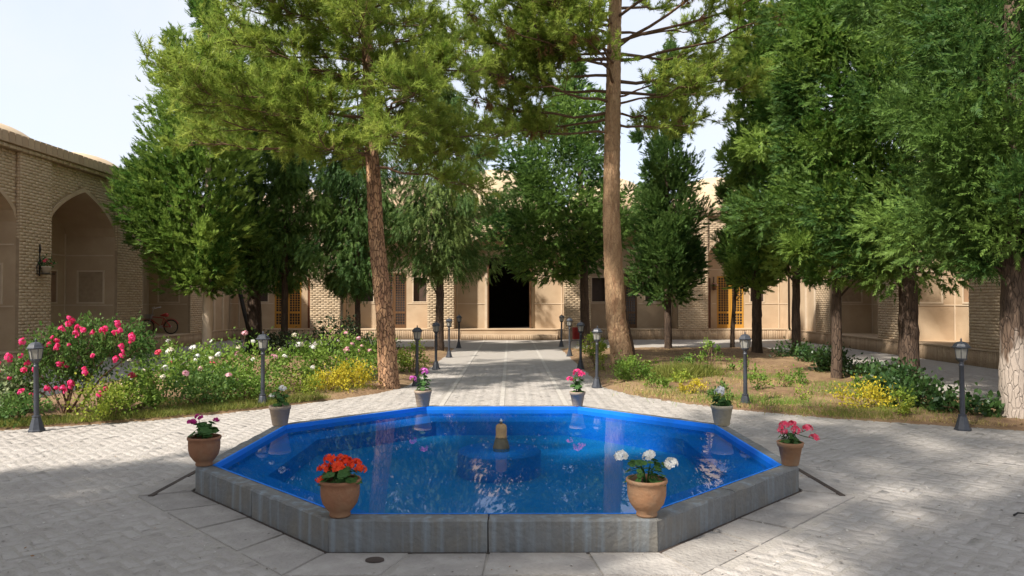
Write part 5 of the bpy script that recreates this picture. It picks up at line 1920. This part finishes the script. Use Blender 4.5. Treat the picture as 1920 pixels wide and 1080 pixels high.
# ------------------------------------------------------------------ smaller things
def make_bicycle():
    root = tag(empty('bicycle', (-12.16, 25.35, PL + 0.004)), "small red child's bicycle parked in the shaded arch behind the roses", 'bicycle')
    R = 0.255
    for nm, x in (('rear', .40), ('front', -.42)):
        t = MB()
        seg, sg = 28, 8
        V, Fs = [], []
        for i in range(seg):
            a = 2 * math.pi * i / seg
            for j in range(sg):
                q = 2 * math.pi * j / sg
                rr = R - .022 + .022 * math.cos(q)
                V.append((rr * math.cos(a), .020 * math.sin(q), rr * math.sin(a)))
        for i in range(seg):
            for j in range(sg):
                i2, j2 = (i + 1) % seg, (j + 1) % sg
                Fs.append((i * sg + j, i2 * sg + j, i2 * sg + j2, i * sg + j2))
        t.add(V, Fs, True)
        w = t.build('wheel', 'rubber', root)
        w.location = (x, 0, R)
        s = MB()
        for i in range(14):
            a = 2 * math.pi * i / 14
            s.tube([(0.012 * math.cos(a), .012 * (1 if i % 2 else -1), .012 * math.sin(a)), ((R - .04) * math.cos(a), 0, (R - .04) * math.sin(a))], [.0022, .0022], 3, cap=False)
        s.lathe([(0, -.02), (.018, -.02), (.018, .02), (0, .02)], 8)
        s.build('spokes', 'steel', w)
        f = MB()
        pts = [((R + .02) * math.cos(a), 0, (R + .02) * math.sin(a)) for a in np.linspace(math.radians(20), math.radians(175), 12)]
        f.tube(pts, .013, 6)
        f.build('mudguard', 'red_paint', w)
    fr = MB()
    bb, seat, head = (.06, 0, .26), (.16, 0, .56), (-.27, 0, .60)
    for a, b in ((bb, seat), (bb, (-.29, 0, .52)), (seat, head), ((.40, .03, R), seat), ((.40, .03, R), bb), ((.40, -.03, R), seat), ((.40, -.03, R), bb)):
        fr.tube([a, b], [.016, .016], 8)
    fr.build('frame', 'red_paint', root)
    fk = MB()
    fk.tube([(-.26, 0, .66), (-.31, 0, .48)], [.016, .016], 8)
    for y in (-.035, .035):
        fk.tube([(-.31, y, .48), (-.42, y, R)], [.011, .009], 6)
    fk.build('fork', 'steel', root)
    h = MB()
    h.tube([(-.26, 0, .66), (-.22, 0, .86), (-.20, 0, .88)], [.012, .012, .012], 8)
    h.tube([(-.06, -.24, .94), (-.16, -.20, .92), (-.22, 0, .87), (-.16, .20, .92), (-.06, .24, .94)], .012, 8)
    h.build('handlebar', 'steel', root)
    sd = MB()
    sd.tube([(.30, 0, .655), (.24, 0, .665), (.12, 0, .655), (.03, 0, .645)], [.05, .075, .045, .018], 10)
    so = sd.build('saddle', 'red_paint', root)
    so.scale = (1, 1, 1)
    MB().tube([seat, (.175, 0, .645)], [.012, .012], 8).build('seat_post', 'steel', root)
    bk = MB()
    for k in range(9):
        z = .52 + .02 * k
        w = .09 + .004 * k
        bk.tube([(-.36 - w, -w, z), (-.36 + w, -w, z), (-.36 + w, w, z), (-.36 - w, w, z), (-.36 - w, -w, z)], .004, 4)
    bk.build('basket', 'grey_plastic', root)
    cr = MB()
    cr.tube([(.06, -.05, .26), (.06, .05, .26)], [.05, .05], 12)
    cr.tube([(.06, -.06, .26), (.16, -.06, .20)], [.008, .008], 5)
    cr.tube([(.06, .06, .26), (-.04, .06, .32)], [.008, .008], 5)
    cr.build('crank', 'steel', root)
    return root
make_bicycle()


def hanging_basket(label, p, nrm, petal, potm, s=1.0, seed=1):
    """Wrought-iron wall bracket carrying a flower pot; p on the wall, nrm points out of it."""
    root = tag(empty('hanging_flower_pot', p), label, 'hanging planter', 'wall flower pots')
    root.rotation_euler = (0, 0, math.atan2(nrm[1], nrm[0]))
    root.scale = (s, s, s)
    b = MB()
    b.box((0.0, -.018, -.05), (.012, .018, .72))
    b.tube([(.012, 0, .68), (.03, 0, .60), (.012, 0, .52)], .012, 6)
    sc = [(.012 + .11 * (1 - math.cos(t)) * .5 + .02 * math.sin(2 * t), 0, .12 + .28 * t / math.pi) for t in np.linspace(0, math.pi, 9)]
    b.tube(sc, .009, 6)
    b.tube([(.012, -.10, .02), (.012, -.12, .16), (.012, -.06, .26), (.012, 0, .38)], .009, 6)
    b.tube([(.012, .10, .02), (.012, .12, .16), (.012, .06, .26), (.012, 0, .38)], .009, 6)
    b.box((0, -.13, -.01), (.30, .13, .005))
    b.build('bracket', 'black_iron', root)
    pot = MB().lathe([(0, 0), (.075, 0), (.105, .15), (.115, .152), (.115, .175), (.098, .175), (.095, .16), (0, .16)], 20, (.17, 0, .006)).build('pot', potm, root)
    r = random.Random(seed)
    fol, C = foliage_mesh('foliage', 160, (.10, .10, .0, .14), .05, 900 + seed)
    o = link('foliage', fol, 'geranium_leaf', root)
    o.location = (.17, 0, .17)
    for k in range(5):
        me = bloom_mesh('flower_head', petal, 22, .036, .018, seed=900 + k)
        instance('flower_head', me, root, (.17 + r.uniform(-.1, .1), r.uniform(-.15, .15), .30 + r.uniform(-.06, .08)))
    return root
hanging_basket('wrought-iron wall bracket with a red-flowered white pot on the shaded brick pilaster', (-WX + 0.004, 17.72, 2.24), (1, 0), 'petal_hot', 'white_pot', 1.0, 1)
hanging_basket('small pink-flowered wall pot beside the yellow lattice door', (8.60, BY + 0.98, 2.05), (0, -1), 'petal_pink', 'terracotta', 0.75, 2)

# red litter bin by the path
bn = tag(empty('litter_bin', (2.55, 28.3, 0.0)), 'red metal litter bin behind the path lamps near the doorway', 'litter bin')
MB().lathe([(0, .10), (.150, .10), (.155, .11), (.165, .52), (.172, .525), (.172, .545), (.160, .545), (.155, .50), (0, .48)], 20).build('body', 'red_paint', bn)
b = MB()
for s in (-1, 1):
    b.tube([(s * .18, 0, 0), (s * .18, 0, .56)], [.014, .014], 8)
b.tube([(-.18, 0, .05), (.18, 0, .05)], .012, 6)
b.tube([(-.18, 0, .40), (.18, 0, .40)], .010, 6)
b.build('stand', 'iron', bn)

# dark roll leaning in the corner of the back wing
lp = tag(empty('rolled_mat', (-10.78, 30.1, PL + 0.006)), 'dark rolled mat leaning in the far corner niche behind the thick brown trunk', 'rolled mat')
MB().tube([(0, 0, 0), (-.14, .03, .55), (-.29, .05, 1.15), (-.46, .08, 1.8)], [.085, .088, .086, .08], 12, bumpy=.05).build('roll', 'black_iron', lp)
b = MB()
for t in (.3, .75):
    c = Vector((0, 0, 0)).lerp(Vector((-.46, .08, 1.8)), t)
    d = Vector((-.46, .08, 1.8)).normalized()
    b.tube([c, c + d * .02], [.094, .094], 12)
b.build('tie', 'rubber', lp)

# dry twig on the paving at the right
tw = MB()
tw.tube([(0, 0, .012), (.05, .03, .02), (.12, .035, .014)], [.008, .007, .004], 5)
tw.tube([(.05, .03, .02), (.08, .07, .016)], [.004, .002], 4)
o = tw.build('twig', 'black_iron')
o.location = (3.72, 5.42, 0.0)
tag(o, 'short dark twig lying on the paving at the right edge', 'twig')
